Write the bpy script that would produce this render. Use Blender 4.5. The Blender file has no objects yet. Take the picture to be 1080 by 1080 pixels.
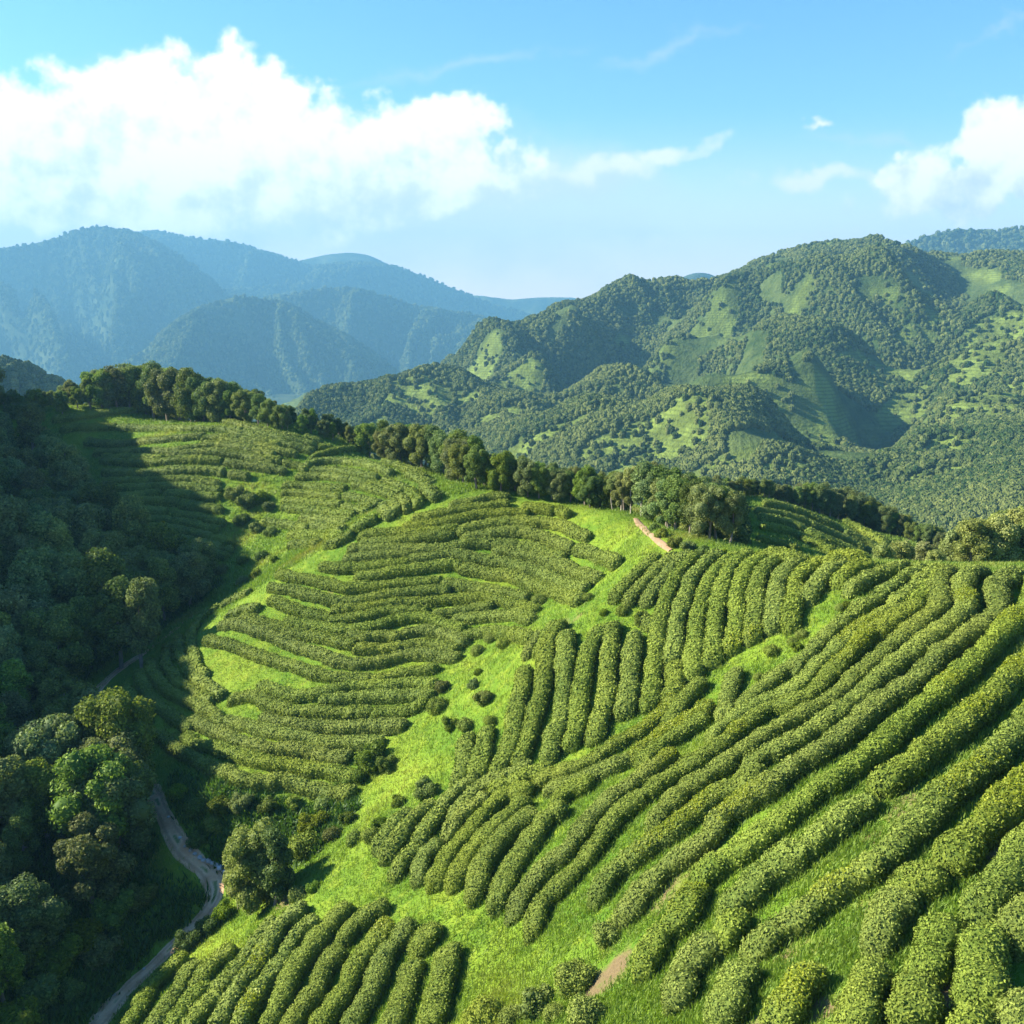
import bpy, math, random
import numpy as np

random.seed(7)
rng = np.random.default_rng(7)
scene = bpy.context.scene
COL = scene.collection

# ------------------------------------------------------------------ camera
F = 1037.0                     # focal length in photo pixels (1080 wide)
PITCH = math.radians(10.9)
cam_d = bpy.data.cameras.new('camera')
cam = bpy.data.objects.new('camera', cam_d)
COL.objects.link(cam)
cam_d.sensor_width = 36
cam_d.angle = 2 * math.atan(540 / F)
cam_d.clip_start = 0.5
cam_d.clip_end = 30000
cam.location = (0, 0, 0)
cam.rotation_euler = (math.radians(90) - PITCH, 0, 0)
scene.camera = cam

# ------------------------------------------------------------------ light
SUN_AZ = Vx, Vy = (-0.97, 0.15)          # horizontal direction towards the sun
SUN_EL = math.radians(29)
sd = bpy.data.lights.new('sun', 'SUN')
sun = bpy.data.objects.new('sun', sd)
COL.objects.link(sun)
sd.energy = 4.6
sd.angle = math.radians(0.5)
sd.color = (1.0, 0.92, 0.78)
_n = math.hypot(Vx, Vy)
sx, sy, sz = Vx / _n * math.cos(SUN_EL), Vy / _n * math.cos(SUN_EL), math.sin(SUN_EL)
sun.rotation_euler = (math.pi / 2 - SUN_EL, 0, math.atan2(sy, sx) + math.pi / 2)

scene.render.engine = 'CYCLES'
cy = scene.cycles
cy.max_bounces = 5
cy.diffuse_bounces = 3
cy.glossy_bounces = 1
cy.transmission_bounces = 2
cy.volume_bounces = 1
cy.transparent_max_bounces = 4
cy.use_denoising = True
cy.caustics_reflective = False
cy.caustics_refractive = False
scene.view_settings.view_transform = 'Standard'
scene.view_settings.look = 'None'
scene.view_settings.gamma = 1
scene.view_settings.exposure = 2.15


def pix_dir(px, py):
    dx, dy = (px - 540) / F, (540 - py) / F
    return np.array([dx, math.cos(PITCH) + dy * math.sin(PITCH), -math.sin(PITCH) + dy * math.cos(PITCH)])


def P(px, py, Y):
    d = pix_dir(px, py)
    return d * (Y / d[1])


# ---- node helpers
def nd(nt, typ, **kw):
    n = nt.nodes.new(typ)
    for k, v in kw.items():
        if k.startswith('i_'):
            key = k[2:]
            n.inputs[int(key) if key.isdigit() else key.replace('_', ' ')].default_value = v
        else:
            setattr(n, k, v)
    return n


def math_n(nt, op, a, b=None, c=None, clamp=False):
    n = nt.nodes.new('ShaderNodeMath')
    n.operation = op
    n.use_clamp = clamp
    for i, v in enumerate((a, b, c)):
        if v is None:
            continue
        if isinstance(v, (int, float)):
            n.inputs[i].default_value = v
        else:
            nt.links.new(v, n.inputs[i])
    return n.outputs[0]


def mixc(nt, fac, a, b, blend='MIX'):
    n = nt.nodes.new('ShaderNodeMix')
    n.data_type = 'RGBA'
    n.blend_type = blend
    for sock, v in ((n.inputs[0], fac), (n.inputs[6], a), (n.inputs[7], b)):
        if isinstance(v, (int, float)):
            sock.default_value = v
        elif isinstance(v, tuple):
            sock.default_value = (*v, 1) if len(v) == 3 else v
        else:
            nt.links.new(v, sock)
    return n.outputs[2]


def smooth(nt, x, lo, hi):
    n = nt.nodes.new('ShaderNodeMapRange')
    n.interpolation_type = 'SMOOTHSTEP'
    nt.links.new(x, n.inputs[0])
    n.inputs[1].default_value = lo
    n.inputs[2].default_value = hi
    return n.outputs[0]


# ------------------------------------------------------------------ sky
world = bpy.data.worlds.new('World')
scene.world = world
world.use_nodes = True
nt = world.node_tree
nt.nodes.clear()
out = nd(nt, 'ShaderNodeOutputWorld')
bg = nd(nt, 'ShaderNodeBackground', i_Strength=0.082)
sky = nd(nt, 'ShaderNodeTexSky', sky_type='NISHITA', sun_disc=False)
sky.sun_elevation = SUN_EL
sky.sun_rotation = math.atan2(sx, sy)
sky.air_density = 1.0
sky.dust_density = 0.3
sky.ozone_density = 3.0
sky.altitude = 800
tc = nd(nt, 'ShaderNodeTexCoord')
sep = nd(nt, 'ShaderNodeSeparateXYZ')
nt.links.new(tc.outputs['Generated'], sep.inputs[0])
yy = math_n(nt, 'MAXIMUM', math_n(nt, 'ABSOLUTE', sep.outputs[1]), 0.05)
U = math_n(nt, 'DIVIDE', sep.outputs[0], yy)
Vv = math_n(nt, 'DIVIDE', sep.outputs[2], yy)


def uv_of(px, py):
    d = pix_dir(px, py)
    return d[0] / d[1], d[2] / d[1]


uvw = nd(nt, 'ShaderNodeCombineXYZ')
nt.links.new(U, uvw.inputs[0])
nt.links.new(Vv, uvw.inputs[1])


wn = nd(nt, 'ShaderNodeTexNoise', i_Scale=11.0, i_Detail=4.0, i_Roughness=0.6)
nt.links.new(uvw.outputs[0], wn.inputs[0])
wv = nd(nt, 'ShaderNodeVectorMath', operation='MULTIPLY_ADD')
nt.links.new(wn.outputs['Color'], wv.inputs[0])
wv.inputs[1].default_value = (0.14, 0.085, 0)
wv.inputs[2].default_value = (-0.07, -0.0425, 0)
uww = nd(nt, 'ShaderNodeVectorMath', operation='ADD')
nt.links.new(wv.outputs[0], uww.inputs[0])
nt.links.new(uvw.outputs[0], uww.inputs[1])


def fbm(scale, detail, off=(0, 0, 0), rough=0.55, stretch=(1, 1, 1), dist=0.0, rotz=0.0):
    m = nd(nt, 'ShaderNodeMapping')
    m.inputs[1].default_value = off
    m.inputs[2].default_value = (0, 0, rotz)
    m.inputs[3].default_value = stretch
    nt.links.new(uvw.outputs[0], m.inputs[0])
    n = nd(nt, 'ShaderNodeTexNoise', i_Scale=scale, i_Detail=detail, i_Roughness=rough, i_Distortion=dist)
    nt.links.new(m.outputs[0], n.inputs[0])
    return n.outputs[0]


def ellipse(px, py, a, b, rot=0.0):
    u0, v0 = uv_of(px, py)
    m = nd(nt, 'ShaderNodeMapping', vector_type='TEXTURE')
    m.inputs[1].default_value = (u0, v0, 0)
    m.inputs[2].default_value = (0, 0, rot)
    m.inputs[3].default_value = (a / F, b / F, 1)
    nt.links.new(uww.outputs[0], m.inputs[0])
    l = nd(nt, 'ShaderNodeVectorMath', operation='LENGTH')
    nt.links.new(m.outputs[0], l.inputs[0])
    return math_n(nt, 'SUBTRACT', 1.0, l.outputs['Value'])


def maxall(xs):
    r = xs[0]
    for x in xs[1:]:
        r = math_n(nt, 'SMOOTH_MAX', r, x, 0.25)
    return r


n1 = fbm(9, 7, rough=0.58)
n2 = fbm(22, 6, off=(3, 1, 0), rough=0.6)
n1c = math_n(nt, 'SUBTRACT', n1, 0.5)
n2c = math_n(nt, 'SUBTRACT', n2, 0.5)
# cumulus bodies
big = maxall([ellipse(130, 125, 95, 72), ellipse(20, 160, 140, 75), ellipse(255, 115, 85, 56, 0.3),
              ellipse(220, 175, 210, 80), ellipse(435, 150, 85, 50), ellipse(390, 185, 170, 50),
              ellipse(1050, 180, 130, 44, 0.25), ellipse(1085, 155, 95, 52), ellipse(1000, 190, 80, 26)])
small = maxall([ellipse(700, 158, 75, 16, 0.12), ellipse(640, 175, 80, 20), ellipse(855, 192, 75, 17, 0.05),
                ellipse(868, 138, 22, 10, 0.5), ellipse(690, 260, 24, 12), ellipse(540, 154, 16, 10), ellipse(880, 255, 60, 10)])
dens = math_n(nt, 'ADD', big, math_n(nt, 'ADD', math_n(nt, 'MULTIPLY', n1c, 1.5), math_n(nt, 'MULTIPLY', n2c, 0.65)))
cov_big = smooth(nt, dens, -0.08, 0.22)
dens_s = math_n(nt, 'ADD', small, math_n(nt, 'ADD', math_n(nt, 'MULTIPLY', n1c, 1.6), math_n(nt, 'MULTIPLY', n2c, 1.0)))
cov_small = math_n(nt, 'MULTIPLY', smooth(nt, dens_s, 0.02, 0.7), 0.9)
# thin veil under and around the big bank, and long wisps high up
veil = maxall([ellipse(150, 205, 430, 120), ellipse(420, 215, 300, 95), ellipse(90, 250, 420, 60), ellipse(560, 190, 200, 45)])
nv = fbm(6, 6, off=(9, 4, 0), stretch=(0.8, 1.6, 1), rough=0.6)
cov_veil = math_n(nt, 'MULTIPLY', smooth(nt, math_n(nt, 'ADD', veil, math_n(nt, 'MULTIPLY', math_n(nt, 'SUBTRACT', nv, 0.5), 1.3)), -0.1, 0.8), 0.75)
wisp = maxall([ellipse(715, 45, 130, 13, 0.27), ellipse(940, 145, 120, 12, 0.12), ellipse(1060, 30, 90, 14, 0.8), ellipse(470, 70, 200, 14, 0.2)])
nw = fbm(16, 5, off=(5, 8, 0), stretch=(0.35, 2.4, 1), rotz=-0.2)
cov_wisp = math_n(nt, 'MULTIPLY', smooth(nt, math_n(nt, 'ADD', wisp, math_n(nt, 'MULTIPLY', math_n(nt, 'SUBTRACT', nw, 0.5), 1.6)), 0.15, 1.6), 0.42)
# lit and shaded sides inside a cloud: density sampled a little towards the sun
n1b = fbm(9, 7, off=(0.012 * 1, -0.016, 0), rough=0.58)
nsh = fbm(5, 4, off=(2, 7, 0))
lit = smooth(nt, math_n(nt, 'ADD', math_n(nt, 'MULTIPLY', math_n(nt, 'SUBTRACT', n1, n1b), 3.0), math_n(nt, 'ADD', math_n(nt, 'MULTIPLY', nsh, 0.9), math_n(nt, 'MULTIPLY', Vv, 3.0))), 0.45, 1.1)
# thick parts low in the bank scatter less light back
WHITE = (4.5, 4.4, 4.3)
GREY = (2.75, 3.0, 3.15)
ccol = mixc(nt, lit, GREY, WHITE)
hsv = nd(nt, 'ShaderNodeHueSaturation', i_Saturation=1.25, i_Value=1.0)
nt.links.new(sky.outputs[0], hsv.inputs['Color'])
skyc = mixc(nt, 1.0, hsv.outputs[0], (0.88, 0.82, 0.95), 'MULTIPLY')
hz_ = smooth(nt, Vv, 0.21, 0.0)
c = mixc(nt, math_n(nt, 'MULTIPLY', hz_, 0.95), skyc, (4.4, 3.75, 3.5))
c = mixc(nt, cov_veil, c, (2.75, 2.95, 3.05))
c = mixc(nt, cov_wisp, c, (2.6, 2.85, 3.0))
c = mixc(nt, cov_small, c, (3.7, 3.7, 3.65))
c = mixc(nt, cov_big, c, ccol)
nt.links.new(c, bg.inputs[0])
nt.links.new(bg.outputs[0], out.inputs[0])
world.cycles.sampling_method = 'MANUAL'
world.cycles.sample_map_resolution = 512

# ------------------------------------------------------------------ noise
_perm = np.random.default_rng(3).permutation(256)
_perm = np.concatenate([_perm, _perm, _perm])
_val = np.random.default_rng(4).random(256) * 2 - 1


def vnoise(x, y, z=0.0):
    x, y, z = np.broadcast_arrays(np.asarray(x, float), np.asarray(y, float), np.asarray(z, float))
    xi, yi, zi = np.floor(x).astype(int), np.floor(y).astype(int), np.floor(z).astype(int)
    fx, fy, fz = x - xi, y - yi, z - zi
    fx, fy, fz = (f * f * (3 - 2 * f) for f in (fx, fy, fz))
    r = 0
    for i in (0, 1):
        wx = fx if i else 1 - fx
        for j in (0, 1):
            wy = fy if j else 1 - fy
            for k in (0, 1):
                wz = fz if k else 1 - fz
                h = _perm[_perm[_perm[(xi + i) & 255] + ((yi + j) & 255)] + ((zi + k) & 255)]
                r = r + wx * wy * wz * _val[h]
    return r


def fnoise(x, y, z=0.0, octv=4, gain=0.5):
    a, s, r = 1.0, 1.0, 0
    for o in range(octv):
        r = r + a * vnoise(x * s + 17.3 * o, y * s - 9.1 * o, z)
        a *= gain
        s *= 2.03
    return r


# ------------------------------------------------------------------ mesh helpers
def quad_mesh(name, verts, quads, mats, attrs=None, smooth_shade=True, smooth_n=None, mat_idx=None):
    me = bpy.data.meshes.new(name)
    verts = np.asarray(verts, np.float32)
    quads = np.asarray(quads, np.int32)
    n = len(quads)
    me.vertices.add(len(verts))
    me.vertices.foreach_set('co', verts.ravel())
    k = quads.shape[1]
    me.loops.add(n * k)
    me.loops.foreach_set('vertex_index', quads.ravel())
    me.polygons.add(n)
    me.polygons.foreach_set('loop_start', np.arange(0, n * k, k, dtype=np.int32))
    me.polygons.foreach_set('loop_total', np.full(n, k, np.int32))
    sm = np.zeros(n, bool)
    if smooth_shade:
        sm[:(n if smooth_n is None else smooth_n)] = True
    me.polygons.foreach_set('use_smooth', sm)
    for m in (mats if isinstance(mats, (list, tuple)) else [mats]):
        me.materials.append(m)
    if mat_idx is not None:
        me.polygons.foreach_set('material_index', np.asarray(mat_idx, np.int32))
    for nm, (dom, arr) in (attrs or {}).items():
        a = me.attributes.new(nm, 'FLOAT', dom)
        a.data.foreach_set('value', np.asarray(arr, np.float32))
    me.update(calc_edges=True)
    return me


def link(name, me, parent=None):
    o = bpy.data.objects.new(name, me)
    COL.objects.link(o)
    if parent is not None:
        o.parent = parent
    return o


def tag(o, label=None, cat=None, group=None, kind=None):
    for k, v in (('label', label), ('category', cat), ('group', group), ('kind', kind)):
        if v:
            o[k] = v
    return o


def grid_quads(nx, ny):
    i = np.arange(nx * ny).reshape(ny, nx)
    return np.stack([i[:-1, :-1], i[:-1, 1:], i[1:, 1:], i[1:, :-1]], -1).reshape(-1, 4)


# ------------------------------------------------------------------ materials
def new_mat(name):
    m = bpy.data.materials.new(name)
    m.use_nodes = True
    m.node_tree.nodes.clear()
    o = m.node_tree.nodes.new('ShaderNodeOutputMaterial')
    return m, m.node_tree, o


def leaf_mat(name, dark, light, rough=0.55, trans=0.28, spec=0.25, obj_var=0.0, hue_var=0.0, warm=None, patch=None, inst=None):
    """dark/light: the colours of older and younger leaves, mixed leaf by leaf through the face attribute tint."""
    m, t, o = new_mat(name)
    at = nd(t, 'ShaderNodeAttribute', attribute_name='tint')
    if inst:
        at.attribute_type = 'INSTANCER'
        at.attribute_name = inst
    geo = nd(t, 'ShaderNodeNewGeometry')
    no = nd(t, 'ShaderNodeTexNoise', i_Scale=0.35, i_Detail=3.0)
    t.links.new(geo.outputs['Position'], no.inputs['Vector'])
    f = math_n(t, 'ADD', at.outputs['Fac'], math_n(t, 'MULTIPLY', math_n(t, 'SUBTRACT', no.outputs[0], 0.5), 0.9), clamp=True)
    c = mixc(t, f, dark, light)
    if patch:
        no2 = nd(t, 'ShaderNodeTexNoise', i_Scale=0.12, i_Detail=2.0)
        t.links.new(geo.outputs['Position'], no2.inputs['Vector'])
        c = mixc(t, math_n(t, 'MULTIPLY', smooth(t, no2.outputs[0], 0.5, 0.72), 0.7), c, patch)
    if obj_var:
        oi = nd(t, 'ShaderNodeObjectInfo')
        h = nd(t, 'ShaderNodeHueSaturation')
        t.links.new(math_n(t, 'ADD', 0.5 - hue_var / 2, math_n(t, 'MULTIPLY', oi.outputs['Random'], hue_var)), h.inputs['Hue'])
        r2 = math_n(t, 'FRACT', math_n(t, 'MULTIPLY', oi.outputs['Random'], 7.31))
        t.links.new(math_n(t, 'ADD', 1 - obj_var / 2, math_n(t, 'MULTIPLY', r2, obj_var)), h.inputs['Value'])
        r3 = math_n(t, 'FRACT', math_n(t, 'MULTIPLY', oi.outputs['Random'], 13.7))
        t.links.new(math_n(t, 'ADD', 1.0 - 0.36 * obj_var, math_n(t, 'MULTIPLY', r3, 0.5 * obj_var)), h.inputs['Saturation'])
        t.links.new(c, h.inputs['Color'])
        c = h.outputs[0]
        if warm:
            r4 = math_n(t, 'FRACT', math_n(t, 'MULTIPLY', oi.outputs['Random'], 29.3))
            c = mixc(t, math_n(t, 'MULTIPLY', smooth(t, r4, 0.78, 1.0), 0.6), c, warm)
    b = nd(t, 'ShaderNodeBsdfPrincipled', i_Roughness=rough)
    b.inputs['Specular IOR Level'].default_value = spec
    t.links.new(c, b.inputs['Base Color'])
    tr = nd(t, 'ShaderNodeBsdfTranslucent')
    t.links.new(mixc(t, 1.0, c, (1.25, 1.3, 0.7), 'MULTIPLY'), tr.inputs[0])
    mx = nd(t, 'ShaderNodeMixShader', i_0=trans)
    t.links.new(b.outputs[0], mx.inputs[1])
    t.links.new(tr.outputs[0], mx.inputs[2])
    t.links.new(mx.outputs[0], o.inputs[0])
    return m


M_tea = leaf_mat('tea_leaf', (0.072, 0.110, 0.016), (0.225, 0.278, 0.042), rough=0.65, spec=0.06, trans=0.14, obj_var=0.16, hue_var=0.008, patch=(0.185, 0.225, 0.028))
M_shoot = leaf_mat('tea_shoot', (0.14, 0.19, 0.012), (0.30, 0.33, 0.02), rough=0.5, trans=0.4)
M_tree = leaf_mat('tree_leaf', spec=0.06, dark=(0.060, 0.104, 0.020), light=(0.21, 0.265, 0.048), obj_var=0.55, hue_var=0.05, warm=(0.13, 0.125, 0.05))
M_pale = leaf_mat('pale_tree_leaf', (0.13, 0.165, 0.04), (0.30, 0.34, 0.085), spec=0.06, obj_var=0.4, hue_var=0.03)
M_bush = leaf_mat('shrub_leaf', (0.060, 0.100, 0.012), (0.18, 0.235, 0.026), spec=0.06, obj_var=0.6, hue_var=0.05)
M_grassblade = leaf_mat('grass_blade', (0.085, 0.162, 0.016), (0.195, 0.280, 0.036), rough=0.6, trans=0.35, patch=(0.22, 0.215, 0.04))
M_weed = leaf_mat('undergrowth_leaf', (0.03, 0.075, 0.012), (0.085, 0.16, 0.022), rough=0.6)


def bark_mat(name, a, b_):
    m, t, o = new_mat(name)
    geo = nd(t, 'ShaderNodeNewGeometry')
    no = nd(t, 'ShaderNodeTexNoise', i_Scale=3.0, i_Detail=6.0)
    t.links.new(geo.outputs['Position'], no.inputs['Vector'])
    b = nd(t, 'ShaderNodeBsdfPrincipled', i_Roughness=0.85)
    t.links.new(mixc(t, no.outputs[0], a, b_), b.inputs['Base Color'])
    t.links.new(b.outputs[0], o.inputs[0])
    return m


M_bark = bark_mat('bark', (0.09, 0.07, 0.05), (0.26, 0.22, 0.17))
M_palebark = bark_mat('pale_bark', (0.22, 0.19, 0.14), (0.45, 0.40, 0.32))


def ground_mat():
    m, t, o = new_mat('grassy_soil')
    geo = nd(t, 'ShaderNodeNewGeometry')

    def noi(s, d, r=0.6):
        n = nd(t, 'ShaderNodeTexNoise', i_Scale=s, i_Detail=d, i_Roughness=r)
        t.links.new(geo.outputs['Position'], n.inputs['Vector'])
        return n.outputs[0]
    a, b2, c3 = noi(0.12, 4), noi(1.1, 5), noi(7, 4, 0.7)
    col = mixc(t, smooth(t, a, 0.35, 0.68), (0.075, 0.155, 0.012), (0.165, 0.240, 0.020))
    col = mixc(t, math_n(t, 'MULTIPLY', smooth(t, b2, 0.45, 0.75), 0.6), col, (0.23, 0.27, 0.025))
    col = mixc(t, math_n(t, 'MULTIPLY', smooth(t, c3, 0.45, 0.75), 0.45), col, (0.05, 0.11, 0.010))
    at = nd(t, 'ShaderNodeAttribute', attribute_name='soil')
    sm_ = smooth(t, math_n(t, 'ADD', at.outputs['Fac'], math_n(t, 'MULTIPLY', math_n(t, 'SUBTRACT', b2, 0.5), 1.2)), 0.35, 0.8)
    col = mixc(t, sm_, col, mixc(t, c3, (0.10, 0.075, 0.035), (0.20, 0.15, 0.075)))
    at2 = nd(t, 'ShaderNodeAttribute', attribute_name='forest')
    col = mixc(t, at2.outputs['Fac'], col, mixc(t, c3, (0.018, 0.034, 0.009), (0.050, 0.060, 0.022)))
    b = nd(t, 'ShaderNodeBsdfPrincipled', i_Roughness=0.9)
    b.inputs['Specular IOR Level'].default_value = 0.1
    t.links.new(col, b.inputs['Base Color'])
    bp = nd(t, 'ShaderNodeBump', i_Strength=0.9, i_Distance=0.12)
    t.links.new(math_n(t, 'ADD', c3, b2), bp.inputs['Height'])
    t.links.new(bp.outputs[0], b.inputs['Normal'])
    t.links.new(b.outputs[0], o.inputs[0])
    return m


M_ground = ground_mat()


def dirt_mat(name, a, b_, ruts=False):
    m, t, o = new_mat(name)
    geo = nd(t, 'ShaderNodeNewGeometry')
    n1_ = nd(t, 'ShaderNodeTexNoise', i_Scale=0.8, i_Detail=6.0)
    n2_ = nd(t, 'ShaderNodeTexNoise', i_Scale=6.0, i_Detail=6.0, i_Roughness=0.7)
    for n in (n1_, n2_):
        t.links.new(geo.outputs['Position'], n.inputs['Vector'])
    c = mixc(t, smooth(t, n1_.outputs[0], 0.3, 0.7), a, b_)
    c = mixc(t, math_n(t, 'MULTIPLY', smooth(t, n2_.outputs[0], 0.5, 0.75), 0.5), c, (0.42, 0.35, 0.26))
    if ruts:   # two wheel ruts, a weedy strip between them and ragged grassy verges
        ac = nd(t, 'ShaderNodeAttribute', attribute_name='across')
        wob_ = math_n(t, 'ADD', ac.outputs['Fac'], math_n(t, 'MULTIPLY', math_n(t, 'SUBTRACT', n2_.outputs[0], 0.5), 0.5))
        ab = math_n(t, 'ABSOLUTE', wob_)
        rut = math_n(t, 'MULTIPLY', smooth(t, ab, 0.22, 0.42), math_n(t, 'SUBTRACT', 1.0, smooth(t, ab, 0.5, 0.68)))
        c = mixc(t, math_n(t, 'MULTIPLY', rut, 0.45), c, tuple(x * 0.45 for x in a))
        weed = math_n(t, 'ADD', smooth(t, ab, 0.74, 0.95), math_n(t, 'MULTIPLY', math_n(t, 'SUBTRACT', 1.0, smooth(t, ab, 0.05, 0.25)), smooth(t, n1_.outputs[0], 0.5, 0.62)), clamp=True)
        c = mixc(t, math_n(t, 'MULTIPLY', weed, 0.85), c, (0.085, 0.14, 0.02))
    b = nd(t, 'ShaderNodeBsdfPrincipled', i_Roughness=0.95)
    t.links.new(c, b.inputs['Base Color'])
    bp = nd(t, 'ShaderNodeBump', i_Strength=0.8, i_Distance=0.06)
    t.links.new(n2_.outputs[0], bp.inputs['Height'])
    t.links.new(bp.outputs[0], b.inputs['Normal'])
    t.links.new(b.outputs[0], o.inputs[0])
    return m


M_dirt = dirt_mat('dirt', (0.40, 0.22, 0.10), (0.60, 0.40, 0.22), True)
M_orange = dirt_mat('orange_dirt', (0.20, 0.125, 0.06), (0.28, 0.185, 0.095))


def mountain_mat(name, dark, light, field):
    m, t, o = new_mat(name)
    geo = nd(t, 'ShaderNodeNewGeometry')

    def noi(s, d, r=0.6):
        n = nd(t, 'ShaderNodeTexNoise', i_Scale=s, i_Detail=d, i_Roughness=r)
        t.links.new(geo.outputs['Position'], n.inputs['Vector'])
        return n.outputs[0]
    a, b2 = noi(0.012, 5), noi(0.12, 5, 0.7)
    c = mixc(t, smooth(t, math_n(t, 'ADD', math_n(t, 'MULTIPLY', a, 0.5), math_n(t, 'MULTIPLY', b2, 0.5)), 0.38, 0.64), dark, light)
    at = nd(t, 'ShaderNodeAttribute', attribute_name='field')
    fcol = mixc(t, smooth(t, noi(0.05, 4), 0.35, 0.65), field, tuple(x * 0.55 for x in field))
    sp_ = nd(t, 'ShaderNodeSeparateXYZ')
    t.links.new(geo.outputs['Position'], sp_.inputs[0])
    rows = math_n(t, 'SINE', math_n(t, 'ADD', math_n(t, 'MULTIPLY', sp_.outputs[2], 2.4), math_n(t, 'MULTIPLY', noi(0.06, 2), 5.0)))
    fcol = mixc(t, math_n(t, 'MULTIPLY', smooth(t, rows, -0.2, 0.9), 0.45), fcol, tuple(x * 0.4 for x in field))
    c = mixc(t, at.outputs['Fac'], c, fcol)
    b = nd(t, 'ShaderNodeBsdfPrincipled', i_Roughness=0.95)
    b.inputs['Specular IOR Level'].default_value = 0.05
    t.links.new(c, b.inputs['Base Color'])
    bp = nd(t, 'ShaderNodeBump', i_Strength=1.0, i_Distance=5.0)
    t.links.new(b2, bp.inputs['Height'])
    t.links.new(bp.outputs[0], b.inputs['Normal'])
    t.links.new(b.outputs[0], o.inputs[0])
    return m


M_hill = mountain_mat('hillside_cover', (0.03, 0.055, 0.014), (0.08, 0.11, 0.03), (0.15, 0.205, 0.04))
M_mtn = mountain_mat('mountain_cover', (0.014, 0.032, 0.010), (0.075, 0.095, 0.032), (0.15, 0.21, 0.05))
M_canopy = leaf_mat('canopy', (0.018, 0.040, 0.010), (0.115, 0.135, 0.036), trans=0.0, rough=0.9, spec=0.05, inst='shade')


# ------------------------------------------------------------------ near terrain (thin plate through surveyed points)
def tps_fit(pts, lam=0.0):
    pts = np.asarray(pts, float)
    xy, z = pts[:, :2], pts[:, 2]
    d = np.linalg.norm(xy[:, None] - xy[None], axis=2)
    K = np.where(d > 0, d * d * np.log(d + 1e-9), 0) + lam * np.eye(len(xy))
    Pm = np.c_[np.ones(len(xy)), xy]
    A = np.block([[K, Pm], [Pm.T, np.zeros((3, 3))]])
    w = np.linalg.solve(A, np.r_[z, 0, 0, 0])

    def f(x, y):
        r = w[-3] + w[-2] * x + w[-1] * y
        for (cx, cy_), wi in zip(xy, w[:-3]):
            d2 = (x - cx) ** 2 + (y - cy_) ** 2
            r = r + wi * 0.5 * d2 * np.log(d2 + 1e-9)
        return r
    return f


near_px = [
    # right hill
    (1080, 1080, 22), (900, 1080, 24), (720, 1080, 28), (600, 1060, 33), (500, 1060, 39), (400, 1060, 43), (300, 1060, 46),
    (200, 1060, 50), (1080, 900, 28), (1080, 750, 38), (1080, 600, 60), (900, 590, 66), (720, 576, 72), (690, 568, 76), (680, 557, 82.5), (686, 562.5, 79),
    (800, 750, 50), (700, 700, 60), (560, 700, 67), (500, 800, 61), (450, 860, 57), (400, 885, 56), (560, 960, 42), (480, 930, 48),
    (650, 960, 37), (750, 900, 36), (900, 800, 38), (950, 900, 30), (820, 1000, 29), (1000, 700, 45), (900, 680, 51), (640, 860, 46),
    (580, 850, 51), (720, 640, 65), (810, 640, 60), (660, 600, 73),
    (340, 960, 52), (260, 985, 55),
    # track
    (110, 1075, 54), (195, 985, 60), (232, 940, 62), (170, 855, 70), (110, 775, 84), (100, 740, 91), (155, 685, 102), (215, 640, 113),
    # middle hill
    (570, 662, 74), (480, 745, 69), (440, 805, 65), (350, 842, 66), (240, 832, 69), (150, 770, 84), (190, 700, 93), (230, 680, 92),
    (280, 625, 97), (330, 588, 100), (400, 547, 101), (470, 527, 100), (560, 531, 97), (640, 546, 89),
    (450, 620, 90), (450, 700, 79), (350, 700, 82), (300, 770, 75), (560, 600, 88), (380, 600, 94), (300, 680, 88), (630, 600, 82),
    # upper left hill
    (400, 490, 140), (350, 456, 163), (300, 560, 130), (250, 500, 147), (150, 500, 151), (100, 560, 140), (200, 445, 175), (120, 434, 183),
    (50, 442, 181), (170, 620, 122), (250, 600, 122), (440, 490, 141), (500, 514, 128), (420, 530, 122), (330, 510, 142),
    # forest slope on the left edge
    (0, 1080, 52), (0, 900, 66), (0, 700, 98), (0, 580, 130), (0, 490, 175), (60, 800, 82), (80, 600, 128), (60, 500, 172), (40, 950, 62),
    # dark field on the far right
    (805, 524, 148), (850, 545, 142), (930, 592, 136), (930, 565, 151), (1000, 585, 142), (1080, 600, 124), (805, 575, 122), (880, 592, 121), (810, 584, 69),
]
near_pts = [P(*c) for c in near_px]
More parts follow.
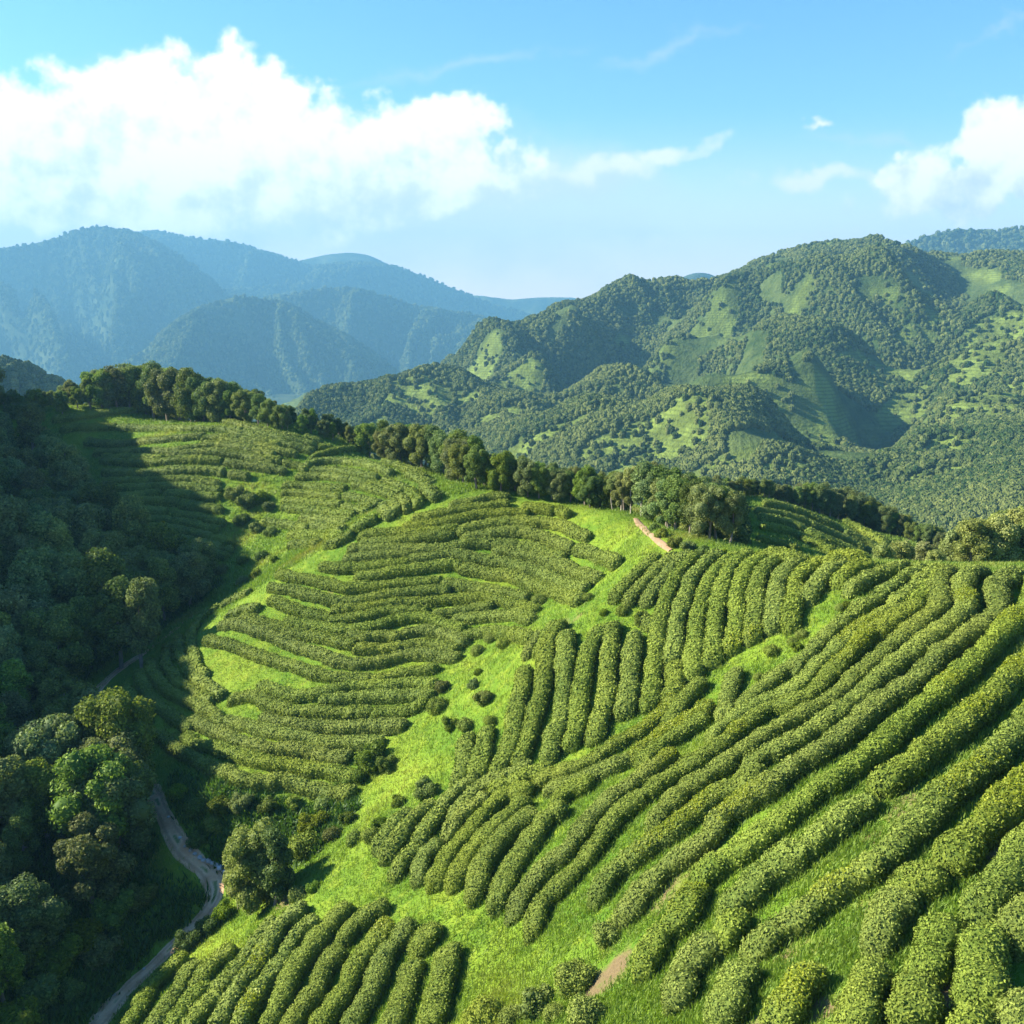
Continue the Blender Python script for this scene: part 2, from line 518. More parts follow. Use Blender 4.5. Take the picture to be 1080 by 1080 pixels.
near_pts += [np.array(c, float) for c in [
    (0, 8, -17.5), (40, 8, -15), (70, 20, -12), (85, 45, -12), (-45, 10, -42), (-30, 25, -37), (-60, 30, -42), (110, 70, -18),
    (20, 8, -16),
    # steep forested spur, unseen past the left frame edge, added to cast the valley's shade
    (-60, 60, -30), (-75, 95, -20), (-95, 60, -8), (-95, 100, -4), (-102, 140, -2), (-112, 175, -4), (-125, 60, 7), (-125, 100, 14), (-128, 140, 18), (-135, 180, 14),
    (-152, 40, 16), (-152, 60, 19), (-152, 74, 23), (-152, 100, 25.5), (-152, 112, 25), (-152, 144, 25.5), (-152, 164, 19), (-152, 190, 6), (-152, 210, 4), (-185, 60, 10), (-185, 140, 22),
    (-185, 200, 5), (-135, 222, -14), (-150, 245, -22),
    (-95, 25, -12), (-150, 20, 20),
    # dropping away behind the ridges
    (-120, 250, -48), (-90, 218, -36), (-52, 205, -40), (-30, 190, -36), (-20, 225, -60), (10, 205, -62), (40, 205, -62), (75, 205, -62), (110, 205, -62),
    (-10, 165, -36), (8, 142, -28), (20, 120, -24), (31, 106, -27.5), (14, 103, -21.5), (80, 165, -50), (95, 140, -45), (60, 184, -55), (85, 120, -38),
    (-130, 290, -110), (-60, 290, -110), (0, 280, -110), (60, 270, -105), (130, 270, -105), (140, 160, -50), (140, 110, -34),
    (50, 92, -28.5), (30, 92, -26.5), (20, 82, -22), (38, 80, -22.5), (55, 76, -22), (-185, 290, -100)]]
H_fun = tps_fit(near_pts, lam=2.0)
GX0, GX1, GY0, GY1, GS = -190.0, 145.0, 6.0, 292.0, 0.75
gx = np.arange(GX0, GX1, GS)
gy = np.arange(GY0, GY1, GS)
GXX, GYY = np.meshgrid(gx, gy)
HZ = H_fun(GXX, GYY)
HZ += 0.18 * fnoise(GXX / 5.0, GYY / 5.0, 1.5, 3) + 0.5 * fnoise(GXX / 22, GYY / 22, 4.2, 2)


def H(x, y):
    x, y = np.asarray(x, float), np.asarray(y, float)
    u = np.clip((x - GX0) / GS, 0, len(gx) - 1.001)
    v = np.clip((y - GY0) / GS, 0, len(gy) - 1.001)
    i, j = u.astype(int), v.astype(int)
    fu, fv = u - i, v - j
    return (HZ[j, i] * (1 - fu) * (1 - fv) + HZ[j, i + 1] * fu * (1 - fv) + HZ[j + 1, i] * (1 - fu) * fv + HZ[j + 1, i + 1] * fu * fv)


_marchY = np.concatenate([np.arange(12, 120, 0.25), np.arange(120, 285, 0.5)])


def cast(pts, lift=0.0):
    """where the sight line through each photo point meets the ground (raised by lift); NaN where it meets none"""
    out_ = np.full((len(pts), 3), np.nan)
    for k, (px, py) in enumerate(pts):
        d = pix_dir(px, py)
        d = d / d[1]
        Ys = _marchY
        g = Ys * d[2] - (H(Ys * d[0], Ys) + lift)
        hit = np.nonzero((g[1:] <= 0) & (g[:-1] > 0))[0]
        if len(hit):
            i = hit[0]
            a = g[i] / (g[i] - g[i + 1])
            Y = Ys[i] + a * (Ys[i + 1] - Ys[i])
            out_[k] = (Y * d[0], Y, float(H(Y * d[0], Y)))
    return out_


def catmull(pts, step):
    pts = np.asarray(pts, float)
    if len(pts) == 2:
        n = max(2, int(np.linalg.norm(pts[1] - pts[0]) / step) + 1)
        return pts[0] + (pts[1] - pts[0]) * np.linspace(0, 1, n)[:, None]
    q = np.vstack([2 * pts[0] - pts[1], pts, 2 * pts[-1] - pts[-2]])
    res = []
    for i in range(1, len(q) - 2):
        n = max(2, int(np.linalg.norm(q[i + 1] - q[i]) / step) + 1)
        t = np.linspace(0, 1, n, endpoint=False)[:, None]
        a, b, c_, d_ = q[i - 1], q[i], q[i + 1], q[i + 2]
        res.append(0.5 * (2 * b + (c_ - a) * t + (2 * a - 5 * b + 4 * c_ - d_) * t ** 2 + (3 * b - a - 3 * c_ + d_) * t ** 3))
    res.append(pts[-1:])
    return np.vstack(res)


def in_poly(x, y, poly):
    inside = np.zeros(np.shape(x), bool)
    n = len(poly)
    for i in range(n):
        x1, y1 = poly[i]
        x2, y2 = poly[(i + 1) % n]
        cnd = ((y1 > y) != (y2 > y)) & (x < (x2 - x1) * (y - y1) / (y2 - y1 + 1e-12) + x1)
        inside ^= cnd
    return inside


# forest outline on the ground
forest_edge_px = [(0, 480), (45, 494), (85, 526), (108, 556), (120, 590), (150, 606), (200, 614), (238, 612), (212, 634), (165, 668), (120, 694), (84, 722), (78, 750), (92, 782),
                  (130, 815), (150, 850), (166, 890), (150, 925), (118, 955), (80, 985), (35, 1035), (0, 1078)]
fe = cast(forest_edge_px)
fe = fe[~np.isnan(fe[:, 0])]
forest_poly = [(-118, 215), (-100, 186)] + [(a, b) for a, b, _ in fe] + [(-62, 40), (-60, 6), (-195, 6), (-195, 240)]

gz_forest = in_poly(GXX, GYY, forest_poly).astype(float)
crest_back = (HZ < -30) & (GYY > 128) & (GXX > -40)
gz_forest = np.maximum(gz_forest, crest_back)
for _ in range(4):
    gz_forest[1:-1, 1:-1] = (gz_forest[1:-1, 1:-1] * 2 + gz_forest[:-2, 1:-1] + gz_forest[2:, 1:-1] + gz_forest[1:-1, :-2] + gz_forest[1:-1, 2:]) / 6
soil = np.zeros_like(HZ)
for px, py, r, a in [(630, 1040, 1.1, 1.0), (650, 1022, 0.8, 0.9), (1050, 905, 1.6, .8), (945, 965, 1.6, 0.75), (1000, 1060, 1.8, .9), (880, 955, 1.2, .6), (1030, 1050, 1.2, .7),
                     (600, 655, 1.5, .6), (585, 668, 1.6, .5), (305, 948, 1.2, 1.0), (1072, 880, 1.5, .6), (925, 875, 1.2, .55), (900, 800, 1.0, .4)]:
    c0 = cast([(px, py)])[0]
    if not np.isnan(c0[0]):
        soil = np.maximum(soil, a * np.exp(-((GXX - c0[0]) ** 2 + (GYY - c0[1]) ** 2) / (r * r)))
soil = np.maximum(soil, 0.62 * np.clip(fnoise(GXX / 2.1, GYY / 2.1, 8.8, 3) * 1.6 - 0.25, 0, 1) * np.clip((60 - GYY) / 25, 0, 1) * np.clip((GXX + 2) / 8, 0, 1))
soil = np.maximum(soil, 0.6 * np.clip(fnoise(GXX / 3.5, GYY / 3.5, 3.3, 3) * 1.5 - 0.75, 0, 1))
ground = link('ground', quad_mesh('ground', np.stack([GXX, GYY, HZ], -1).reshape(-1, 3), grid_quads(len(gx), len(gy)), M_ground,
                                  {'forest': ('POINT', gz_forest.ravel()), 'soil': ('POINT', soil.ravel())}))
tag(ground, kind='structure')


def strip(name, px_pts, widths, mat, lift=0.05):
    w3 = cast(catmull(px_pts, 4.0))
    w3 = w3[~np.isnan(w3[:, 0])]
    # even steps along the ground
    c_ = catmull(w3[::4, :2] if len(w3) > 12 else w3[:, :2], 0.5)
    if len(c_) > 14:
        c_ = np.stack([np.convolve(np.pad(c_[:, i], 4, mode='edge'), np.ones(9) / 9, 'valid') for i in (0, 1)], -1)
    tg = np.gradient(c_, axis=0)
    tg /= np.linalg.norm(tg, axis=1)[:, None] + 1e-9
    sd_ = np.stack([tg[:, 1], -tg[:, 0]], -1)
    s = np.linspace(0, 1, len(c_))
    w = np.interp(s, np.linspace(0, 1, len(widths)), widths) * (1 + 0.22 * vnoise(s * len(c_) * 0.16, 3.3) + 0.14 * vnoise(s * len(c_) * 0.6, 8.3))
    k = 11
    off = np.linspace(-0.5, 0.5, k)
    xy = c_[:, None] + sd_[:, None] * (off[None, :, None] * w[:, None, None])
    edge = np.abs(off) * 2
    z = H(xy[..., 0], xy[..., 1]) + lift - 0.10 * edge[None, :] ** 4 + 0.02 * vnoise(xy[..., 0] * 1.5, xy[..., 1] * 1.5)
    v = np.concatenate([xy, z[..., None]], -1).reshape(-1, 3)
    return tag(link(name, quad_mesh(name, v, grid_quads(k, len(c_)), mat, {'across': ('POINT', np.tile(off * 2, len(c_)))})), kind='structure')


strip('dirt_track', [(95, 1092), (115, 1062), (140, 1037), (165, 1015), (195, 985), (218, 962), (233, 943), (227, 925), (210, 912), (195, 900), (182, 880), (172, 858),
                     (158, 832), (138, 806), (118, 786), (104, 770), (95, 750), (104, 726), (130, 703), (160, 683), (190, 660), (214, 642)],
      [1.5, 1.35, 1.4, 1.7, 1.5, 1.3, 1.3, 1.4, 1.5], M_dirt)
strip('footpath', [(670, 546), (678, 556), (687, 565), (698, 574), (710, 583)], [0.5, 0.6, 0.55, 0.5, 0.45], M_orange, 0.09)

# ------------------------------------------------------------------ far hills, mountains and the air between
hill_px = [
    # skyline of the big hill, then its spurs and gullies from the top down
    (545, 347, 1350), (600, 321, 1300), (640, 311, 1250), (690, 305, 1250), (722, 312, 1300), (760, 300, 1250), (800, 286, 1250), (850, 281, 1250),
    (900, 276, 1200), (940, 266, 1200), (970, 272, 1240), (1000, 282, 1300), (1040, 277, 1300), (1080, 270, 1300), (1200, 265, 1300),
    (620, 340, 1130), (560, 388, 980), (520, 420, 880), (465, 440, 780),
    (690, 325, 1210), (640, 372, 1120), (600, 412, 1020), (562, 442, 900),
    (760, 312, 1100), (700, 370, 960), (650, 420, 830), (600, 470, 690),
    (800, 302, 1180), (760, 360, 1050), (720, 412, 920), (660, 470, 740),
    (860, 302, 1060), (800, 362, 910), (740, 430, 750), (690, 472, 650),
    (890, 312, 1120), (850, 372, 970), (802, 432, 810), (762, 472, 700),
    (940, 292, 1030), (900, 350, 880), (850, 402, 760), (805, 460, 630), (780, 500, 550),
    (1000, 300, 1170), (985, 350, 1040), (966, 410, 880), (932, 462, 730), (900, 500, 610),
    (1050, 310, 990), (1020, 380, 820), (990, 430, 705), (960, 480, 590), (940, 522, 510),
    (1080, 305, 1150), (1120, 340, 1020), (1080, 400, 760), (1080, 452, 620), (1060, 502, 510), (1150, 420, 700), (1150, 500, 520),
    (1040, 540, 430), (1090, 522, 440), (960, 545, 440), (880, 540, 470), (800, 530, 490), (700, 510, 540), (600, 492, 590), (520, 470, 680),
    # valley floor running away to the left of it
    (512, 367, 1270), (482, 390, 1140), (470, 392, 1500), (500, 372, 1700), (440, 410, 1350), (400, 432, 1150), (350, 440, 1050), (430, 440, 1000), (300, 460, 900)]
hp = []
for k, c in enumerate(hill_px):
    q = P(*c)
    if 15 <= k < 49:
        q[2] += (14, -28)[k in list(range(19, 23)) + list(range(27, 31)) + list(range(35, 39)) + list(range(44, 49))]
    hp.append(q)
hp += [np.array(c, float) for c in [(-100, 1740, -85), (150, 1740, -20), (-250, 1100, -150), (-250, 1400, -140), (-400, 1650, -140), (-420, 1200, -150), (-150, 1600, -95), (600, 1700, 40), (1000, 1700, 50), (-700, 900, -150), (-700, 1500, -150), (-700, 400, -150), (-300, 400, -140), (0, 400, -140),
                                    (200, 380, -115), (400, 340, -95), (700, 340, -80), (1100, 400, -60), (1300, 800, 40), (1300, 1300, 140), (-300, 700, -150), (-700, 200, -140), (0, 230, -135), (500, 230, -110), (1100, 230, -70)]]
Hh = tps_fit(hp, lam=40.0)
hx0, hx1, hy0, hy1, hs = -700.0, 1250.0, 225.0, 1750.0, 5.0
hgx, hgy = np.arange(hx0, hx1, hs), np.arange(hy0, hy1, hs)
HXX, HYY = np.meshgrid(hgx, hgy)
HHZ = Hh(HXX, HYY)


def ridged(x, y, z=0.0, octv=3):
    r, a, s = 0, 1.0, 1.0
    for o in range(octv):
        r = r + a * (1 - 2 * np.abs(vnoise(x * s + 3.1 * o, y * s + 7.7 * o, z)))
        a *= 0.5
        s *= 2.1
    return r


rk = np.clip((HYY - 380) / 300, 0.15, 1)
HHZ += rk * (27 * (-0.9 + ridged((HXX + 0.35 * HYY) / 150, (HYY - 0.5 * HXX) / 330, 2.5)) + 5 * fnoise(HXX / 45, HYY / 45, 1.0, 3))


def Hfar(x, y):
    u = np.clip((np.asarray(x, float) - hx0) / hs, 0, len(hgx) - 1.001)
    v = np.clip((np.asarray(y, float) - hy0) / hs, 0, len(hgy) - 1.001)
    i, j = u.astype(int), v.astype(int)
    fu, fv = u - i, v - j
    return (HHZ[j, i] * (1 - fu) * (1 - fv) + HHZ[j, i + 1] * fu * (1 - fv) + HHZ[j + 1, i] * (1 - fu) * fv + HHZ[j + 1, i + 1] * fu * fv)


# open tea fields among the woods of the hill (where on the slope, how wide)
field = np.zeros_like(HHZ)
fmarch = np.arange(330, 1700, 3.0)


def cast_far(px, py):
    d = pix_dir(px, py)
    d = d / d[1]
    g = fmarch * d[2] - Hfar(fmarch * d[0], fmarch)
    hit = np.nonzero((g[1:] <= 0) & (g[:-1] > 0))[0]
    if len(hit):
        Y = fmarch[hit[0]]
        return Y * d[0], Y
    return None


for px, py, a, b in [(690, 452, 50, 12), (640, 470, 45, 10), (790, 410, 38, 14), (740, 432, 30, 9), (885, 448, 34, 20), (860, 470, 34, 12), (830, 495, 40, 10), (760, 490, 40, 10), (1060, 350, 34, 12), (1050, 430, 44, 22),
                     (1000, 470, 30, 10), (900, 470, 24, 10), (845, 312, 18, 3), (980, 505, 40, 8), (690, 485, 40, 9), (640, 430, 20, 6), (500, 400, 40, 12), (480, 375, 22, 6), (440, 402, 40, 9), (465, 420, 40, 8), (520, 440, 40, 9), (420, 420, 30, 6), (545, 400, 30, 8), (590, 455, 40, 9), (720, 470, 40, 9), (950, 440, 26, 12), (1030, 390, 30, 14), (1010, 440, 30, 10), (560, 470, 24, 6), (1075, 405, 20, 10), (930, 400, 14, 8), (950, 355, 12, 6)]:
    q = cast_far(px, py)
    if q is None:
        continue
    wx = a / F * q[1]
    wy = max(b / F * q[1] * 2.2, 12)
    field = np.maximum(field, 1.25 - np.sqrt(((HXX - q[0]) / wx) ** 2 + ((HYY - q[1]) / wy) ** 2))
field -= 0.02
field += 0.4 * fnoise(HXX / 40, HYY / 40, 6.0, 3)
fieldm = np.clip((field - 0.2) / 0.22, 0, 1)
hill = link('hills', quad_mesh('hills', np.stack([HXX, HYY, HHZ], -1).reshape(-1, 3), grid_quads(len(hgx), len(hgy)), M_hill, {'field': ('POINT', fieldm.ravel())}))
tag(hill, kind='structure')


def canopy(name, x, y, z, size, rg):
    """a far wood that reads as one mass: one rounded, lumpy crown set at each of the given points"""
    me = bpy.data.meshes.new(name)
    me.vertices.add(len(x))
    me.vertices.foreach_set('co', np.stack([x, y, z], -1).astype(np.float32).ravel())
    a = me.attributes.new('size', 'FLOAT', 'POINT')
    a.data.foreach_set('value', size.astype(np.float32))
    a = me.attributes.new('spin', 'FLOAT', 'POINT')
    a.data.foreach_set('value', rg.uniform(0, 6.28, len(x)).astype(np.float32))
    a = me.attributes.new('shade', 'FLOAT', 'POINT')
    a.data.foreach_set('value', np.clip(rg.normal(.45, .25, len(x)) + 0.25 * fnoise(x / 60, y / 60, 1.0, 2), 0, 1).astype(np.float32))
    me.materials.append(M_canopy)
    o = link(name, me)
    tag(o, kind='stuff')
    g = bpy.data.node_groups.new(name, 'GeometryNodeTree')
    g.interface.new_socket('Geometry', in_out='INPUT', socket_type='NodeSocketGeometry')
    g.interface.new_socket('Geometry', in_out='OUTPUT', socket_type='NodeSocketGeometry')
    gi, go = g.nodes.new('NodeGroupInput'), g.nodes.new('NodeGroupOutput')
    ico = g.nodes.new('GeometryNodeMeshIcoSphere')
    ico.inputs['Radius'].default_value = 1.0
    ico.inputs['Subdivisions'].default_value = 3
    sp = g.nodes.new('GeometryNodeSetPosition')
    no = g.nodes.new('ShaderNodeTexNoise')
    no.inputs['Scale'].default_value = 1.9
    no.inputs['Detail'].default_value = 3.0
    pos = g.nodes.new('GeometryNodeInputPosition')
    sub = g.nodes.new('ShaderNodeMath')
    sub.operation = 'MULTIPLY_ADD'
    sub.inputs[1].default_value = 1.7
    sub.inputs[2].default_value = 0.15
    vm = g.nodes.new('ShaderNodeVectorMath')
    vm.operation = 'SCALE'
    g.links.new(pos.outputs[0], no.inputs['Vector'])
    g.links.new(no.outputs[0], sub.inputs[0])
    g.links.new(pos.outputs[0], vm.inputs[0])
    g.links.new(sub.outputs[0], vm.inputs['Scale'])
    g.links.new(ico.outputs[0], sp.inputs[0])
    g.links.new(vm.outputs[0], sp.inputs['Position'])
    sm = g.nodes.new('GeometryNodeSetMaterial')
    sm.inputs['Material'].default_value = M_canopy
    g.links.new(sp.outputs[0], sm.inputs[0])
    m2p = g.nodes.new('GeometryNodeMeshToPoints')
    g.links.new(gi.outputs[0], m2p.inputs[0])
    iop = g.nodes.new('GeometryNodeInstanceOnPoints')
    g.links.new(m2p.outputs[0], iop.inputs['Points'])
    g.links.new(sm.outputs[0], iop.inputs['Instance'])

    def named(nm):
        n = g.nodes.new('GeometryNodeInputNamedAttribute')
        n.data_type = 'FLOAT'
        n.inputs['Name'].default_value = nm
        return n.outputs[0]
    cx = g.nodes.new('ShaderNodeCombineXYZ')
    g.links.new(named('spin'), cx.inputs[2])
    g.links.new(cx.outputs[0], iop.inputs['Rotation'])
    cs = g.nodes.new('ShaderNodeCombineXYZ')
    for k in range(2):
        g.links.new(named('size'), cs.inputs[k])
    mu = g.nodes.new('ShaderNodeMath')
    mu.operation = 'MULTIPLY'
    mu.inputs[1].default_value = 1.35
    g.links.new(named('size'), mu.inputs[0])
    g.links.new(mu.outputs[0], cs.inputs[2])
    g.links.new(cs.outputs[0], iop.inputs['Scale'])
    g.links.new(iop.outputs[0], go.inputs[0])
    md = o.modifiers.new('canopy', 'NODES')
    md.node_group = g
    return o


cr = np.random.default_rng(77)
N = 290000
cy_ = 335 * np.exp(cr.random(N) * math.log(1380 / 335))
cx_ = cr.uniform(-0.42, 0.62, N) * cy_
ok = (cx_ > hx0) & (cx_ < hx1 - 10)
cx_, cy_ = cx_[ok], cy_[ok]
fi = np.clip(((cx_ - hx0) / hs).astype(int), 0, len(hgx) - 1)
fj = np.clip(((cy_ - hy0) / hs).astype(int), 0, len(hgy) - 1)
fv_ = fieldm[fj, fi]
open_ = fnoise(cx_ / 70, cy_ / 70, 3.0, 3)
ok = ((fv_ < cr.uniform(0.02, 0.6, len(cx_))) | (cr.random(len(cx_)) < 0.07)) & (open_ < 0.75)
cx_, cy_ = cx_[ok], cy_[ok]
csz = cr.uniform(0.9, 2.3, len(cx_)) * (0.75 + 0.22 * np.clip(cy_ / 800, 0, 1.6))
canopy('forest', cx_, cy_, Hfar(cx_, cy_) + csz * 0.75, csz, cr)


def mountain(name, crest, Y0, front, back, slope, amp, seed, step=9.0, mat=None, wob=90.0, sx_=260.0):
    crest = sorted(crest)
    px = np.array([c[0] for c in crest], float)
    x = np.arange((px[0] - 540) / F * Y0, (px[-1] - 540) / F * Y0, step)
    yc = Y0 + wob * fnoise(x / 700, seed * 3.3, 0.5, 2)
    d0 = np.array([pix_dir(*c) for c in crest])
    zc = np.interp(x / yc, d0[:, 0] / d0[:, 1], d0[:, 2] / d0[:, 1]) * yc
    k = 5
    zc = np.convolve(np.pad(zc, k, mode='edge'), np.ones(2 * k + 1) / (2 * k + 1), 'valid')
    t = np.concatenate([-np.linspace(front, 0, int(front / step)), np.linspace(step, back, int(back / step / 2.5))])
    X, T = np.meshgrid(x, t)
    Y = yc[None, :] + T
    env = np.clip(np.abs(T) / (front * 0.14), 0, 1)
    warp = 70 * fnoise(X / 420, T / 420, seed, 2)
    rn = ridged((X + warp + 0.55 * T * np.sin(X / (2.3 * sx_) + seed * 2.0)) / sx_, T / (sx_ * 3.4), seed + 0.5, 4)
    Z = zc[None, :] - slope * np.abs(T) ** 1.03 + env * amp * np.minimum(rn - 1.25, 0.15)
    Z += env * (0.55 * step * vnoise(X / (2.6 * step), Y / (2.6 * step), seed) + 0.35 * step * rng.normal(size=X.shape)) + 0.12 * step * vnoise(X / (2 * step), Y / (2 * step), seed)
    o = link(name, quad_mesh(name, np.stack([X, Y, Z], -1).reshape(-1, 3), grid_quads(len(x), len(t)), mat or M_mtn, {'field': ('POINT', np.zeros(X.size))}))
    WOOD.append((X, Y, Z, Y0))
    return tag(o, kind='structure')


WOOD = []
mountain('mountain', [(-260, 330), (-120, 400), (40, 425), (100, 397), (150, 372), (200, 330), (248, 311), (300, 319), (340, 341), (380, 362), (412, 387), (450, 420), (520, 470)], 3200, 950, 300, 0.46, 280, 1.0, step=10, sx_=215)
mountain('mountain', [(200, 330), (300, 312), (348, 302), (400, 310), (450, 326), (500, 331), (540, 345), (600, 390)], 4000, 950, 300, 0.42, 300, 5.0, step=12, sx_=250)
mountain('mountain', [(-300, 270), (-120, 268), (0, 262), (40, 257), (75, 245), (105, 237), (140, 245), (180, 263), (215, 287), (260, 330), (330, 400)], 4400, 1400, 400, 0.45, 430, 2.0, step=13, sx_=330)
mountain('mountain', [(60, 300), (120, 262), (150, 246), (162, 242), (200, 252), (245, 254), (290, 270), (330, 281), (385, 276), (430, 285), (480, 305), (520, 321), (560, 331), (640, 370)], 5500, 1400, 400, 0.40, 430, 3.0, step=16, sx_=370)
mountain('mountain', [(240, 300), (300, 279), (330, 271), (370, 265), (400, 272), (440, 300), (520, 340)], 6000, 600, 250, 0.4, 130, 4.0, step=18, sx_=400)
mountain('mountain', [(380, 340), (440, 325), (505, 309), (530, 317), (562, 314), (605, 313), (650, 325), (760, 345)], 6100, 600, 250, 0.35, 110, 7.0, step=20, sx_=400)
mountain('mountain', [(660, 330), (712, 296), (736, 285), (754, 290), (800, 320)], 3600, 300, 200, 0.4, 40, 8.0)
mountain('mountain', [(880, 290), (970, 251), (1000, 242), (1040, 246), (1080, 240), (1160, 236), (1280, 250)], 3000, 500, 300, 0.45, 60, 9.0)
mountain('mountain', [(-200, 360), (-60, 372), (0, 379), (30, 390), (62, 402), (90, 420), (150, 470)], 640, 200, 120, 0.5, 40, 6.0, step=4, wob=20, sx_=110)
wp = []
for X, Y, Z, Y0 in WOOD:
    if Y0 in (3200, 4000, 4400, 640, 3000, 5500):
        k = int(42000 if Y0 in (3200, 4400, 5500) else (22000 if Y0 == 4000 else 9000))
        ii, jj = cr.integers(0, X.shape[0] - 1, k), cr.integers(0, X.shape[1] - 1, k)
        a, b = cr.random(k), cr.random(k)
        q = [M_[ii, jj] * (1 - a) * (1 - b) + M_[ii + 1, jj] * a * (1 - b) + M_[ii, jj + 1] * (1 - a) * b + M_[ii + 1, jj + 1] * a * b for M_ in (X, Y, Z)]
        wp.append(np.stack(q + [np.full(k, 2.6 if Y0 == 640 else 2.2 + Y0 / 1050.0)], -1))
wp = np.vstack(wp)
wp[:, 3] *= cr.uniform(0.6, 1.35, len(wp))
canopy('mountain_woods', wp[:, 0], wp[:, 1], wp[:, 2] + wp[:, 3] * 0.35, wp[:, 3], cr)
# the plain below everything, out to the horizon
bx_ = np.linspace(-9000, 9000, 61)
by_ = np.linspace(200, 14000, 61)
BX, BY = np.meshgrid(bx_, by_)
BZ = -215 + 20 * fnoise(BX / 900, BY / 900, 0.2, 3)
tag(link('valley_floor', quad_mesh('valley_floor', np.stack([BX, BY, BZ], -1).reshape(-1, 3), grid_quads(61, 61), M_mtn, {'field': ('POINT', np.zeros(BX.size))})), kind='structure')

# wood on the added, shade-casting spur outside the frame and on the slopes dropping behind the ridges
N = 9000
wx_, wy_ = cr.uniform(-188, 140, N), cr.uniform(8, 288, N)
zf = H(wx_, wy_)
offl = (wx_ < -0.60 * wy_ - 3)
beh = (wy_ > 150) & (zf < -27) & ((wx_ > -0.40 * wy_) | (wy_ > 222)) & ~((wx_ > 12) & (wy_ < 176))
ok = (offl | beh) & (cr.random(N) < 0.6)
wx_, wy_, zf = wx_[ok], wy_[ok], zf[ok]
wsz = cr.uniform(1.5, 2.6, len(wx_))
canopy('woods', wx_, wy_, zf + wsz * 1.0, wsz, cr)

# the air itself
hz = bpy.data.meshes.new('haze')
hx_, hyA, hyB, hzA, hzB = 5200.0, -250.0, 6450.0, -245.0, 560.0
vs = [(a * hx_, b, c_) for a in (-1, 1) for b in (hyA, hyB) for c_ in (hzA, hzB)]
hz.from_pydata(vs, [], [(0, 1, 3, 2), (4, 6, 7, 5), (0, 4, 5, 1), (2, 3, 7, 6), (0, 2, 6, 4), (1, 5, 7, 3)])
mh, t, o_ = new_mat('haze')
vol = nd(t, 'ShaderNodeVolumePrincipled')
vol.inputs['Color'].default_value = (0.155, 0.375, 0.54, 1)
vol.inputs['Density'].default_value = 0.00019
vol.inputs['Anisotropy'].default_value = 0.1
t.links.new(vol.outputs[0], o_.inputs['Volume'])
hz.materials.append(mh)
tag(link('haze', hz), kind='stuff')

# ------------------------------------------------------------------ tea hedges
ONES = 'first second third fourth fifth sixth seventh eighth ninth tenth eleventh twelfth thirteenth fourteenth fifteenth sixteenth seventeenth eighteenth nineteenth'.split()
TENS = {2: ('twentieth', 'twenty'), 3: ('thirtieth', 'thirty'), 4: ('fortieth', 'forty'), 5: ('fiftieth', 'fifty'), 6: ('sixtieth', 'sixty'), 7: ('seventieth', 'seventy'), 8: ('eightieth', 'eighty'), 9: ('ninetieth', 'ninety')}


def ordinal(n):
    if n < 20:
        return ONES[n - 1]
    a, b = divmod(n, 10)
    return TENS[a][0] if b == 0 else TENS[a][1] + '-' + ONES[b - 1]


def leaf_quads(p, n, size, rg, spread=0.9, aspect=0.55):
    """one four-sided leaf at each point p, facing roughly along n"""
    k = len(p)
    nn = n + spread * rg.normal(size=(k, 3))
    nn /= np.linalg.norm(nn, axis=1)[:, None] + 1e-9
    a = np.cross(nn, rg.normal(size=(k, 3)))
    a /= np.linalg.norm(a, axis=1)[:, None] + 1e-9
    b = np.cross(nn, a)
    s = (size * rg.uniform(0.6, 1.35, k))[:, None]
    a = a * s * 0.5
    b = b * s * 0.5 * aspect
    v = np.stack([p - a, p - b * 1.0 + a * 0.05, p + a, p + b + a * 0.05], 1).reshape(-1, 3)
    return v, np.arange(4 * k).reshape(k, 4)


